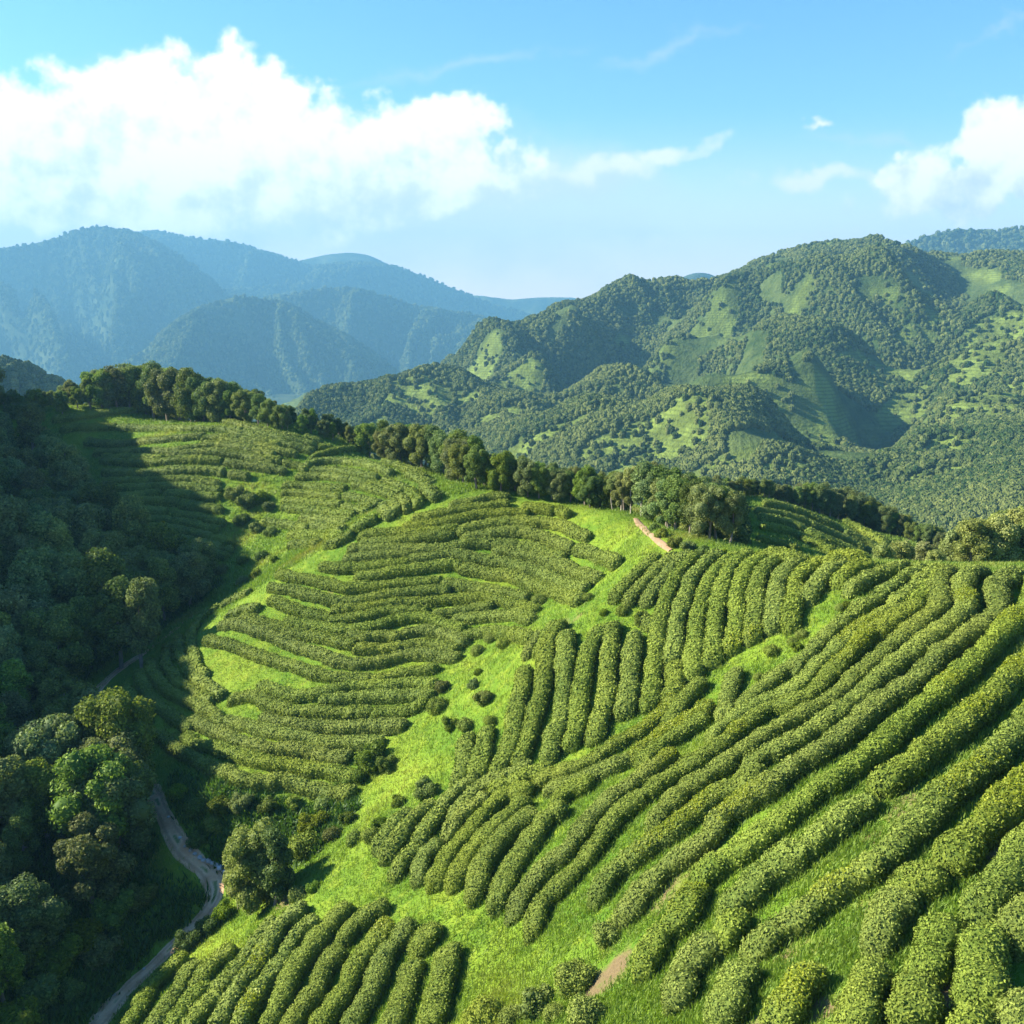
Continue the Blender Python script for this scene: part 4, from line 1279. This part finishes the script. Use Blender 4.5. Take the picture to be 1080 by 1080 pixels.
def crown(name, lobes, n_leaf, leaf, rg, mat, spread=0.9, core=0.12):
    lobes = np.asarray(lobes, float)
    parts = []
    th = np.linspace(0, 2 * math.pi, 11)
    ph = np.linspace(-math.pi / 2, math.pi / 2, 8)
    T, Ph = np.meshgrid(th, ph)
    unit = np.stack([np.cos(Ph) * np.cos(T), np.cos(Ph) * np.sin(T), np.sin(Ph)], -1)
    for x, y, z, r in lobes:
        d = unit * r * 0.72
        pp = d + [x, y, z]
        pp = pp + unit * (0.28 * r * vnoise(pp[..., 0] * 1.3 / r + x, pp[..., 1] * 1.3 / r, pp[..., 2] * 1.3 / r))[..., None]
        parts.append((pp.reshape(-1, 3), grid_quads(11, 8)))
    hv, hq = join(parts)
    w = lobes[:, 3] ** 2
    pick = rg.choice(len(lobes), int(n_leaf * 1.7), p=w / w.sum())
    d = rg.normal(size=(len(pick), 3))
    d /= np.linalg.norm(d, axis=1)[:, None]
    rad = lobes[pick, 3] * (0.72 + 0.36 * rg.random(len(pick)) ** 0.8)
    # clumps: leaves thin out between boughs
    p = lobes[pick, :3] + d * rad[:, None]
    cl = vnoise(p[:, 0] * 1.7, p[:, 1] * 1.7, p[:, 2] * 1.7)
    p += d * (0.22 * cl * lobes[pick, 3])[:, None]
    dist = np.linalg.norm(p[:, None] - lobes[None, :, :3], axis=2) / lobes[None, :, 3]
    keep = (dist.min(1) > 0.66) & (cl + rg.random(len(p)) * 0.9 > -0.1)
    p, d = p[keep][:n_leaf], d[keep][:n_leaf]
    lv, lq = leaf_quads(p, d + [0, 0, 0.25], leaf, rg, spread, 0.6)
    V = np.vstack([hv, lv])
    Q = np.vstack([hq, lq + len(hv)])
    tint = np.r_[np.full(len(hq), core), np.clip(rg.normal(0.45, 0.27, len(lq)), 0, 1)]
    return quad_mesh(name, V, Q, mat, {'tint': ('FACE', tint)}, smooth_n=len(hq))


def tree_variant(seed, kind):
    rg = np.random.default_rng(seed)
    Ht = 8.0
    lobes = []
    if kind in ('broad', 'palebroad'):
        n = rg.integers(14, 21)
        R = rg.uniform(2.0, 2.7)
        for i in range(n):
            a = i * 2.4 + rg.uniform(-.4, .4)
            z = 7.0 - 5.7 * ((i + .3) / n) ** 1.2 + rg.uniform(-.3, .3)
            q = math.sqrt(max(0.02, 1 - ((z - 4.0) / 3.6) ** 2))
            lobes.append((math.cos(a) * R * q * rg.uniform(.65, 1.0), math.sin(a) * R * q * rg.uniform(.65, 1.0), z, rg.uniform(0.55, 1.25)))
        lobes.append((0, 0, 4.6, 1.7))
        base = 2.2
    elif kind in ('tall', 'pale'):
        n = rg.integers(11, 15)
        for i in range(n):
            a = i * 2.4 + rg.uniform(-.5, .5)
            z = 2.2 + 5.3 * (i + .5) / n
            q = 1.35 * math.sin(math.pi * (0.25 + 0.68 * (i + .5) / n)) + 0.15
            lobes.append((math.cos(a) * q * .8, math.sin(a) * q * .8, z, rg.uniform(0.7, 1.05)))
        base = 3.0
    else:   # slender: thin bare stem, small loose crown
        n = rg.integers(5, 8)
        for i in range(n):
            a = i * 2.4 + rg.uniform(-.5, .5)
            z = 4.9 + 2.7 * (i + .5) / n
            q = rg.uniform(0.3, 0.9)
            lobes.append((math.cos(a) * q, math.sin(a) * q, z, rg.uniform(0.55, 0.85)))
        base = 4.5
    mat = M_pale if kind in ('slender', 'pale', 'palebroad') else M_tree
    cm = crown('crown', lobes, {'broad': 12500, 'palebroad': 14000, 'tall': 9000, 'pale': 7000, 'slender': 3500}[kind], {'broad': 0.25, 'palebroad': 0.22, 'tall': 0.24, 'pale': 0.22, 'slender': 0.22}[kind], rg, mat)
    bend = rg.uniform(-.35, .35, 2)
    tz = np.linspace(-0.7, 6.3, 8)
    path = np.stack([bend[0] * np.sin(tz / 2.3), bend[1] * np.sin(tz / 2.0), tz], -1)
    r0 = 0.19 if kind != 'slender' else 0.11
    parts = [tube(path, np.linspace(r0 * 1.25, r0 * 0.35, 8))]
    for x, y, z, r in lobes[:6]:
        s0 = np.array([bend[0] * math.sin(base / 2.3), bend[1] * math.sin(base / 2), base + rg.uniform(-.5, .8)])
        e0 = np.array([x, y, z])
        mid = (s0 + e0) / 2 + [0, 0, -0.2]
        parts.append(tube([s0, mid, e0], [r0 * 0.55, r0 * 0.38, r0 * 0.15], 5))
    v, q = join(parts)
    tm = quad_mesh('trunk', v, q, M_palebark if kind == 'slender' else M_bark)
    return cm, tm


VAR = {k: [tree_variant(s0 + i, k) for i in range(c)] for k, s0, c in (('broad', 10, 7), ('tall', 40, 5), ('slender', 70, 4), ('pale', 90, 4), ('palebroad', 120, 3))}


def bush_variant(seed, clipped):
    rg = np.random.default_rng(seed)
    lobes = [(0, 0, 0.45, 0.62)]
    for i in range(5 if clipped else 8):
        a = i * 2.4
        q = 0.42 if clipped else rg.uniform(0.3, 0.7)
        lobes.append((math.cos(a) * q, math.sin(a) * q, rg.uniform(0.35, 0.62) if clipped else rg.uniform(0.2, 0.95), rg.uniform(0.4, 0.5) if clipped else rg.uniform(0.25, 0.45)))
    return crown('shrub', lobes, 2600, 0.10 if clipped else 0.13, rg, M_tea if clipped else M_bush, 0.7, 0.25)


BUSH = {True: [bush_variant(200 + i, True) for i in range(3)], False: [bush_variant(220 + i, False) for i in range(4)]}
tree_n = 0


def add_tree(x, y, height, kind, label, group, name='tree', z=None, mat=None):
    global tree_n
    rg = random.Random(1000 + tree_n)
    cm, tm = VAR[kind][tree_n % len(VAR[kind])]
    tree_n += 1
    root = bpy.data.objects.new(name, None)
    COL.objects.link(root)
    s = height / 8.0
    root.location = (x, y, float(H(x, y)) if z is None else z)
    root.rotation_euler = (rg.uniform(-.05, .05), rg.uniform(-.05, .05), rg.uniform(0, 6.28))
    root.scale = (s * rg.uniform(.88, 1.15), s * rg.uniform(.88, 1.15), s)
    tag(root, label, 'tree', group)
    link('trunk', tm, root)
    link('crown', cm, root)
    return root


def add_bush(px, py, wpx, label, group, clipped=False, hk=1.0, name='shrub'):
    q = cast([(px, py + wpx * 0.25)])[0]
    if np.isnan(q[0]):
        return
    d = np.linalg.norm(q)
    r = wpx / F * d * 0.5
    me = random.choice(BUSH[clipped])
    o = link(name, me)
    o.location = (q[0], q[1], q[2] - 0.1 * r)
    o.rotation_euler = (0, 0, random.uniform(0, 6.28))
    o.scale = (r / 0.95, r / 0.95, r / 0.95 * hk)
    return tag(o, label, 'shrub', group)


# ---- forest on the shaded slope left of the track
fpoly = np.array(forest_poly)
cand = []
fr2 = np.random.default_rng(5)
tries = 0
while tries < 60000 and len(cand) < 300:
    tries += 1
    y = fr2.uniform(42, 205)
    x = -fr2.uniform(0.1, 0.585) * y
    if not in_poly(np.array(x), np.array(y), forest_poly):
        continue
    zz = float(H(x, y))
    # only those whose crown can be in the picture
    yc = y * math.cos(PITCH) - (zz + 6) * math.sin(PITCH)
    vy = 540 - F * (y * math.sin(PITCH) + (zz + 6) * math.cos(PITCH)) / yc
    if vy > 1120 or 540 + F * x / yc < -60:
        continue
    dmin = 3.7 if y < 130 else 4.6
    if any((x - a) ** 2 + (y - b) ** 2 < dmin ** 2 for a, b in cand):
        continue
    # leave the open grassy bank beside the track free of trees
    px_ = 540 + F * x / (y * math.cos(PITCH) - zz * math.sin(PITCH))
    py_ = 540 - F * (y * math.sin(PITCH) + zz * math.cos(PITCH)) / (y * math.cos(PITCH) - zz * math.sin(PITCH))
    if py_ > 985 and px_ > 40:
        continue
    cand.append((x, y))
cand.sort(key=lambda q: -q[1])
print('forest trees', len(cand))
zone_name = lambda y: ('on the far upper edge of the shaded forest' if y > 150 else 'in the middle of the shaded forest slope' if y > 95 else 'in the shaded forest nearest the dirt track')
for i, (x, y) in enumerate(cand):
    r = fr2.random()
    kind = 'broad' if r < 0.62 else 'tall'
    h = (fr2.uniform(6.2, 9.0) if fr2.random() < 0.78 else fr2.uniform(9.5, 12.5)) * (0.85 if y < 70 else 1.0)
    look = 'round-crowned' if kind == 'broad' else 'narrow-crowned'
    add_tree(x, y, h, kind, f'{look} dark green tree {zone_name(y)}', f'{look} forest trees {zone_name(y)}', name='broadleaf_tree' if 'broad' in kind else 'narrow_tree')


def tree_at(px, py_base, py_top, kind, label, group, back=0.0, name='tree'):
    for dy in range(0, 26, 2):
        q = cast([(px, py_base + dy)])[0]
        if not np.isnan(q[0]) and q[1] < 240:
            break
    else:
        return None
    k = (q[1] + back) / q[1]
    x, y = q[0] * k, q[1] + back
    z = float(H(x, y))
    d = pix_dir(px, py_top)
    ztop = d[2] / d[1] * y
    h = min(max(ztop - z, 3.0), 13.0)
    return add_tree(x, y, h, kind, label, group, name)


# trees that stand out in the forest
for px, pb, pt, kind, lab in [
    (110, 640, 560, 'palebroad', 'large pale sunlit round tree rising out of the dark forest'),
    (60, 640, 545, 'pale', 'light green sunlit tree beside the large pale round tree'),
    (25, 640, 560, 'palebroad', 'sunlit bushy tree at the forest edge of the picture'),
    (150, 705, 612, 'tall', 'tree with a thin pale bare trunk above the dirt track bend'),
    (128, 705, 615, 'tall', 'grey-green tree just behind the pale bare trunk'),
    (112, 900, 790, 'broad', 'tall leaning tree with a sunlit crown where the track goes behind it'),
    (140, 880, 800, 'broad', 'dark tree overhanging the dirt track'),
    (60, 860, 760, 'broad', 'sunlit crown in the forest left of the leaning tree'),
    (268, 962, 866, 'palebroad', 'big bushy sunlit tree at the track junction'),
    (290, 955, 880, 'tall', 'darker tree half behind the big bushy tree at the junction'),
    (252, 958, 900, 'pale', 'small pale leafy tree in front of the big junction tree')]:
    tree_at(px, pb, pt, kind, lab, None, name='broadleaf_tree' if 'broad' in kind else 'narrow_tree')


def tree_line(base, top, step, kinds, label, group, rows, name, rg):
    xs = np.arange(base[0][0], base[-1][0], step)
    bx, by = zip(*base)
    tx, ty = zip(*top)
    k = 0
    for back in rows:
        for x in xs:
            xx = x + rg.uniform(-step * .4, step * .4)
            pb = np.interp(xx, bx, by)
            pt = np.interp(xx, tx, ty) + rg.uniform(-1, 9)
            k += 1
            tree_at(xx, pb, pt, rg.choice(kinds), label.format(ordinal(k)), group, back + rg.uniform(-1, 1), name)


tl = np.random.default_rng(9)
tree_line([(8, 452), (30, 447), (60, 440), (110, 432), (160, 430), (210, 435), (260, 447), (300, 456), (345, 465), (372, 470)],
          [(0, 432), (30, 413), (60, 407), (100, 392), (130, 384), (160, 382), (190, 388), (230, 395), (260, 405), (300, 424), (330, 438), (375, 452)],
          12, ['broad', 'broad', 'tall'], 'tree of the dark wood on the far left hilltop, {} counted along its rows', 'trees of the far hilltop wood', (1.0, 6, 11), 'hilltop_tree', tl)
tree_line([(382, 473), (410, 482), (440, 494), (470, 505), (500, 516), (540, 524), (580, 530), (620, 535), (664, 541)],
          [(380, 447), (420, 444), (450, 448), (480, 455), (500, 460), (515, 474), (540, 480), (580, 487), (620, 492), (664, 497)],
          11, ['broad', 'tall', 'broad'], 'tree of the ridge wood behind the round hill, {} counted along its rows', 'trees of the ridge wood behind the round hill', (1.0, 4.5), 'ridge_tree', tl)
for i, (px, pb, pt, kind) in enumerate([(665, 545, 492, 'slender'), (676, 548, 488, 'slender'), (688, 548, 486, 'slender'), (655, 542, 500, 'slender'), (646, 540, 502, 'slender'), (638, 538, 502, 'slender'),
                                        (684, 550, 487, 'broad'), (700, 556, 489, 'broad')]):
    tree_at(px, pb, pt, kind, (f'slender pale-stemmed tree at the start of the orange footpath, {ordinal(i + 1)} of six' if kind == 'slender' else
                               ['tall olive broad-crowned tree over the orange footpath', 'dark broad-crowned tree right of the orange footpath'][i - 6]), 'slender trees at the footpath' if kind == 'slender' else None, 2.0,
            'slender_tree' if kind == 'slender' else 'ridge_tree')
tree_line([(704, 566), (725, 573), (750, 580), (774, 586)], [(704, 500), (730, 505), (760, 512), (785, 535), (800, 572)], 11, ['broad', 'tall'],
          'tree in the dark clump falling away behind the near crest, {} counted along its rows', 'trees of the dark clump behind the crest', (4, 12, 22, 34, 48, 62, 76), 'ridge_tree', tl)
tree_line([(705, 560), (740, 545), (800, 522), (850, 532), (900, 552), (950, 572), (1000, 588)], [(705, 500), (740, 498), (800, 508), (850, 506), (900, 517), (950, 540), (1000, 562)], 9, ['broad', 'tall'],
          'tree of the brownish wood beyond the shaded field, {} counted along its rows', 'trees of the wood beyond the shaded field', (3, 7), 'far_tree', tl)
for i, (px, pb, pt, kind) in enumerate([(932, 598, 574, 'pale'), (946, 598, 570, 'pale'), (971, 598, 571, 'pale'), (986, 599, 580, 'pale'), (1004, 600, 560, 'slender'), (1014, 601, 552, 'pale'), (1025, 601, 547, 'pale'),
                                        (1036, 601, 544, 'slender'), (1045, 602, 541, 'pale'), (1056, 602, 543, 'pale'), (1066, 602, 538, 'slender'), (1077, 603, 536, 'pale'), (1090, 603, 534, 'pale'),
                                        (1009, 600, 562, 'pale'), (1030, 600, 556, 'pale'), (1051, 600, 553, 'pale'), (1072, 601, 548, 'pale')]):
    q = P(px, pb, 82 + (i % 3) * 2.5)
    zg = float(H(q[0], q[1]))
    d = pix_dir(px, pt)
    add_tree(q[0], q[1], max(2.5, d[2] / d[1] * q[1] - zg), kind,
             (f'small yellow-green tree peeping over the near crest, {ordinal(i + 1)} from the shaded field' if i < 4 else
              f'pale thin-stemmed tree in the sunlit group behind the near crest, {ordinal(i - 3)} in the group' if i < 13 else
              f'low bushy tree among the pale thin-stemmed trees, {ordinal(i - 12)} of four'), 'sunlit trees behind the near crest', 'slender_tree' if kind == 'slender' else 'ridge_tree')

# ---- shrubs, each at its place
random.seed(11)
for px, py, w, cl, lab in [
    (640, 985, 34, True, 'round bush ending a row above the bare earth patch'), (607, 1030, 46, True, 'large clipped bush left of the bare earth patch'),
    (620, 1068, 46, True, 'clipped round bush just below the bare earth patch'), (567, 1056, 40, False, 'brownish loose shrub on the low grass slope'),
    (510, 1070, 48, True, 'round bush at the foot of the grass slope'), (540, 1072, 30, True, 'smaller bush beside the round bush at the slope foot'),
    (584, 1068, 26, True, 'small bush between two clipped bushes'), (460, 978, 0, True, ''),
    (620, 629, 15, True, 'small round bush alone on the bright patch under the crest'), (657, 643, 17, True, 'round bush at the lower end of the crest rows'),
    (678, 652, 22, False, 'leafy bush below the third crest row'), (636, 645, 12, False, 'tiny shrub beside the round crest bush'), (569, 632, 20, True, 'bush at the end of a contour row by the bright patch'),
    (504, 685, 19, True, 'round bush below the terrace ends'), (531, 678, 20, True, 'bush on the terrace end beside the gully'), (518, 672, 18, True, 'bush between two terrace end bushes'), (546, 672, 16, True, 'last bush of the terrace end row'),
    (504, 708, 12, False, 'small dark shrub on the gully bank'), (511, 735, 24, False, 'yellow-green shrub in the gully'), (500, 722, 14, False, 'low shrub on the gully slope'),
    (467, 724, 20, False, 'small bushy tree-like shrub at the terrace ends in the gully shade'), (462, 743, 26, True, 'low wide bush under the small bushy shrub'),
    (475, 763, 18, False, 'brownish shrub at the top of the grassy bank'), (491, 764, 22, True, 'rounded bush beside the brownish shrub'), (518, 759, 18, True, 'bush at the head of an upright row'),
    (451, 832, 26, False, 'shrub on the grassy bank below the hollow'), (392, 800, 36, False, 'bright leafy shrub beside the lowest terrace row'), (381, 818, 22, False, 'second leafy shrub below the bright one'),
    (408, 806, 24, False, 'dark shrub right of the bright leafy shrub'), (331, 868, 30, False, 'greyish dry shrub in the gully bottom'), (324, 890, 40, True, 'rounded olive bush near the junction tree'),
    (209, 884, 20, False, 'grey shrub in shade above the track'), (206, 850, 26, False, 'dark shrub over a hollow below the terraces'), (188, 836, 24, False, 'dark shrub left of the shaded hollow'),
    (232, 850, 26, False, 'green shrub right of the shaded hollow'), (225, 868, 22, False, 'low shrub in the shaded gully'), (256, 846, 24, False, 'leafy shrub under the lowest contour row'),
    (284, 850, 22, False, 'sunlit leafy shrub under the lowest contour row'), (310, 846, 20, False, 'yellowish shrub under the contour rows'), (340, 846, 22, False, 'tall weed clump under the contour rows'),
    (352, 878, 22, False, 'pale shrub on the grassy bank'), (374, 884, 22, False, 'small rounded shrub on the grassy bank'), (392, 880, 24, True, 'bush by the gully foot rows'), (400, 868, 20, False, 'dark shrub at the head of the gully foot rows'),
    (368, 862, 20, False, 'bright weed shrub on the bank'), (360, 830, 18, False, 'shrub at the end of the lowest contour row'), (420, 845, 18, False, 'loose shrub above the gully foot rows'),
    (200, 991, 26, False, 'round bush beside the track bend'), (222, 975, 26, False, 'low shrub between track and grass strip'), (238, 962, 24, False, 'shrub at the foot of the junction tree'),
    (316, 942, 22, False, 'yellow-green shrub at the head of the small field'), (300, 936, 20, False, 'dark shrub behind the yellow-green one'), (330, 936, 16, False, 'tiny bright shrub at the field head'),
    (262, 528, 26, False, 'large dark shrub in the clearing on the upper hillside'), (248, 520, 20, False, 'shrub left in the upper hillside clearing'), (276, 524, 20, False, 'sunlit shrub in the upper hillside clearing'), (284, 534, 16, False, 'low shrub below the clearing'),
    (255, 548, 20, False, 'dark shrub under the upper clearing'), (270, 556, 18, False, 'shaded shrub under the upper clearing'), (285, 560, 16, False, 'shrub where the hillside shadow ends'),
    (240, 575, 18, False, 'shaded shrub in the upper gully'), (256, 590, 16, False, 'shaded low shrub below the bowl slope'), (275, 585, 16, False, 'dark low shrub below the bowl slope'), (232, 600, 18, False, 'shrub at the forest end of the upper gully'),
    (255, 612, 16, False, 'low shrub above the hidden track'), (290, 590, 14, False, 'small shrub near the round hill crest'), (270, 606, 14, False, 'little shrub in the upper gully shade'),
    (712, 572, 16, False, 'shrub right of the orange footpath'), (726, 576, 18, False, 'second shrub along the near crest'), (698, 562, 16, False, 'shrub under the footpath trees'), (742, 580, 16, False, 'third shrub along the near crest'), (690, 556, 14, False, 'low shrub by the footpath bend'),
    (760, 584, 14, False, 'fourth shrub along the near crest'), (846, 745, 0, True, ''),
    (108, 1000, 34, False, 'shaded shrub above the lower track'), (120, 960, 40, False, 'wide dark shrub under the forest edge'), (85, 985, 42, False, 'dark shrub on the shaded bank'), (60, 1010, 44, False, 'leafy shrub low on the shaded bank'),
    (40, 1050, 46, False, 'big dark leafy shrub at the bottom of the bank'), (150, 945, 30, False, 'shrub at the forest foot near the junction'), (20, 1075, 46, False, 'large leafy shrub at the very bottom of the bank'),
    (75, 1045, 26, False, 'small weed shrub on the shaded bank'), (800, 713, 14, True, 'small round bush in the bright clearing'), (814, 686, 20, True, 'bush at the top of the bright clearing'), (886, 640, 14, True, 'tiny bush beside the upper clearing'),
    (883, 612, 13, True, 'round bush at the end of a crest row'), (900, 622, 16, False, 'leafy bush by the upper clearing'), (895, 638, 14, False, 'pale bush on the edge of the upper clearing'), (845, 668, 16, True, 'bush between the clearings'),
    (836, 676, 14, True, 'second bush between the clearings'), (820, 712, 14, False, 'weed shrub beside the bright clearing'), (840, 682, 14, False, 'small shrub below the clearings')]:
    if w:
        add_bush(px, py, w, lab, None, cl)

# ---- loose stones along the track's bend
def rock_mesh(seed):
    th, ph = np.meshgrid(np.linspace(0, 2 * math.pi, 11), np.linspace(-math.pi / 2, math.pi / 2, 7))
    u = np.stack([np.cos(ph) * np.cos(th), np.cos(ph) * np.sin(th) * 0.8, np.sin(ph) * 0.6], -1)
    f = 1 + 0.3 * vnoise(u[..., 0] * 1.4 + seed, u[..., 1] * 1.4, u[..., 2] * 1.4)
    f[:, -1] = f[:, 0]
    return quad_mesh('rock', (u * f[..., None]).reshape(-1, 3), grid_quads(11, 7), M_rock, smooth_shade=False)


M_rock = dirt_mat('stone', (0.26, 0.24, 0.21), (0.42, 0.40, 0.36))
ROCKS = [rock_mesh(3.3 * i) for i in range(4)]
for i, (px, py, r) in enumerate([(196, 893, .16), (201, 897, .22), (206, 901, .18), (211, 905, .25), (215, 908, .2), (220, 909, .28), (225, 911, .2), (229, 913, .24), (233, 916, .3), (237, 920, .22), (190, 884, .16), (239, 926, .2),
                                   (178, 862, .15), (120, 1050, .14), (152, 1022, .12)]):
    q = cast([(px, py)])[0]
    if not np.isnan(q[0]):
        o = link('rock', ROCKS[i % 4])
        o.location = (q[0], q[1], q[2] + r * 0.25)
        o.scale = (r, r, r)
        o.rotation_euler = (0, 0, i * 1.7)
        tag(o, f'grey stone on the edge of the dirt track bend, {ordinal(i + 1)} along it' if i < 12 else ['small stone on the shaded track above the bend', 'pebble on the lower track near the tea field corner', 'pebble on the lower track beside the round bush'][i - 12], 'rock', 'stones along the track')

# ------------------------------------------------------------------ grass and undergrowth (uncountable)
def tufts(name, x, y, rg, mat, blades, h, spread, lean=0.5, wid=0.03):
    k = len(x)
    z = H(x, y)
    bx = np.repeat(x, blades) + rg.normal(0, spread, k * blades)
    by = np.repeat(y, blades) + rg.normal(0, spread, k * blades)
    bz = H(bx, by)
    hh = h * rg.uniform(0.5, 1.4, k * blades) * np.repeat(rg.uniform(0.6, 1.4, k), blades)
    a = rg.uniform(0, 6.28, k * blades)
    ln = rg.uniform(0.1, lean, k * blades) * hh
    base = np.stack([bx, by, bz - 0.02], -1)
    side = np.stack([-np.sin(a), np.cos(a), 0 * a], -1) * (wid * rg.uniform(.7, 1.4, k * blades))[:, None]
    tip = base + np.stack([np.cos(a) * ln, np.sin(a) * ln, hh], -1)
    mid = base * 0.45 + tip * 0.55 + np.stack([0 * a, 0 * a, hh * .08], -1)
    v = np.stack([base - side * .6, base + side * .6, mid + side, tip], 1).reshape(-1, 3)
    q = np.arange(len(v)).reshape(-1, 4)
    me = quad_mesh(name, v, q, mat, {'tint': ('FACE', np.clip(rg.normal(.5, .3, len(q)), 0, 1))}, smooth_shade=False)
    return tag(link(name, me), kind='stuff')


gr = np.random.default_rng(31)
N = 260000
gy_ = 20 * np.exp(gr.random(N) * math.log(115 / 20))
gx_ = gr.uniform(-0.56, 0.56, N) * gy_
keepg = ~in_poly(gx_, gy_, forest_poly)
gx_, gy_ = gx_[keepg], gy_[keepg]
keepg = gr.random(len(gx_)) < np.clip(0.75 + 0.6 * fnoise(gx_ / 3, gy_ / 3, 2.2, 3), 0.1, 1)
gx_, gy_ = gx_[keepg], gy_[keepg]
# keep the track itself clear of grass
trk = cast(catmull([(95, 1092), (140, 1037), (195, 985), (233, 943), (210, 912), (182, 880), (172, 858), (138, 806), (104, 770), (95, 750), (130, 703), (160, 683), (214, 642)], 6.0))
trk = np.vstack([trk[~np.isnan(trk[:, 0])], cast(catmull([(670, 546), (687, 565), (710, 583)], 4.0)), cast(catmull([(650, 1018), (628, 1044)], 3.0))])
trk = trk[~np.isnan(trk[:, 0])]
d2 = np.full(len(gx_), 1e9)
for a, b, _ in trk:
    d2 = np.minimum(d2, (gx_ - a) ** 2 + (gy_ - b) ** 2)
si, sj = np.clip(((gx_ - GX0) / GS).astype(int), 0, len(gx) - 1), np.clip(((gy_ - GY0) / GS).astype(int), 0, len(gy) - 1)
keepg = (d2 > 0.34) & (soil[sj, si] < gr.uniform(0.25, 0.75, len(gx_)))
tufts('grass', gx_[keepg], gy_[keepg], gr, M_grassblade, 4, 0.20, 0.16, 0.8, 0.022)
N = 150000
hy_ = gr.uniform(100, 190, N)
hx2 = gr.uniform(-0.5, 0.45, N) * hy_
k_ = ~in_poly(hx2, hy_, forest_poly) & (H(hx2, hy_) > -36)
tufts('grass', hx2[k_], hy_[k_], gr, M_grassblade, 3, 0.3, 0.2, 0.8, 0.05)
N = 60000
ux = np.concatenate([-gr.uniform(0.05, 0.6, N) * 1.0])
uy = gr.uniform(42, 200, N)
ux = ux * uy
k_ = in_poly(ux, uy, forest_poly) | (in_poly(ux, uy, [tuple(q[:2]) for q in cast([(180, 815), (260, 835), (350, 850), (380, 850), (330, 905), (245, 940), (190, 890)]) if not np.isnan(q[0])])
                                       | in_poly(ux, uy, [tuple(q[:2]) for q in cast([(150, 915), (236, 945), (200, 990), (140, 1045), (100, 1080), (0, 1080), (35, 1030), (80, 980)]) if not np.isnan(q[0])]))
d2 = np.full(N, 1e9)
for a, b, _ in trk:
    d2 = np.minimum(d2, (ux - a) ** 2 + (uy - b) ** 2)
k_ &= d2 > 0.75
tufts('undergrowth', ux[k_], uy[k_], gr, M_weed, 7, 0.45, 0.3, 1.0, 0.09)
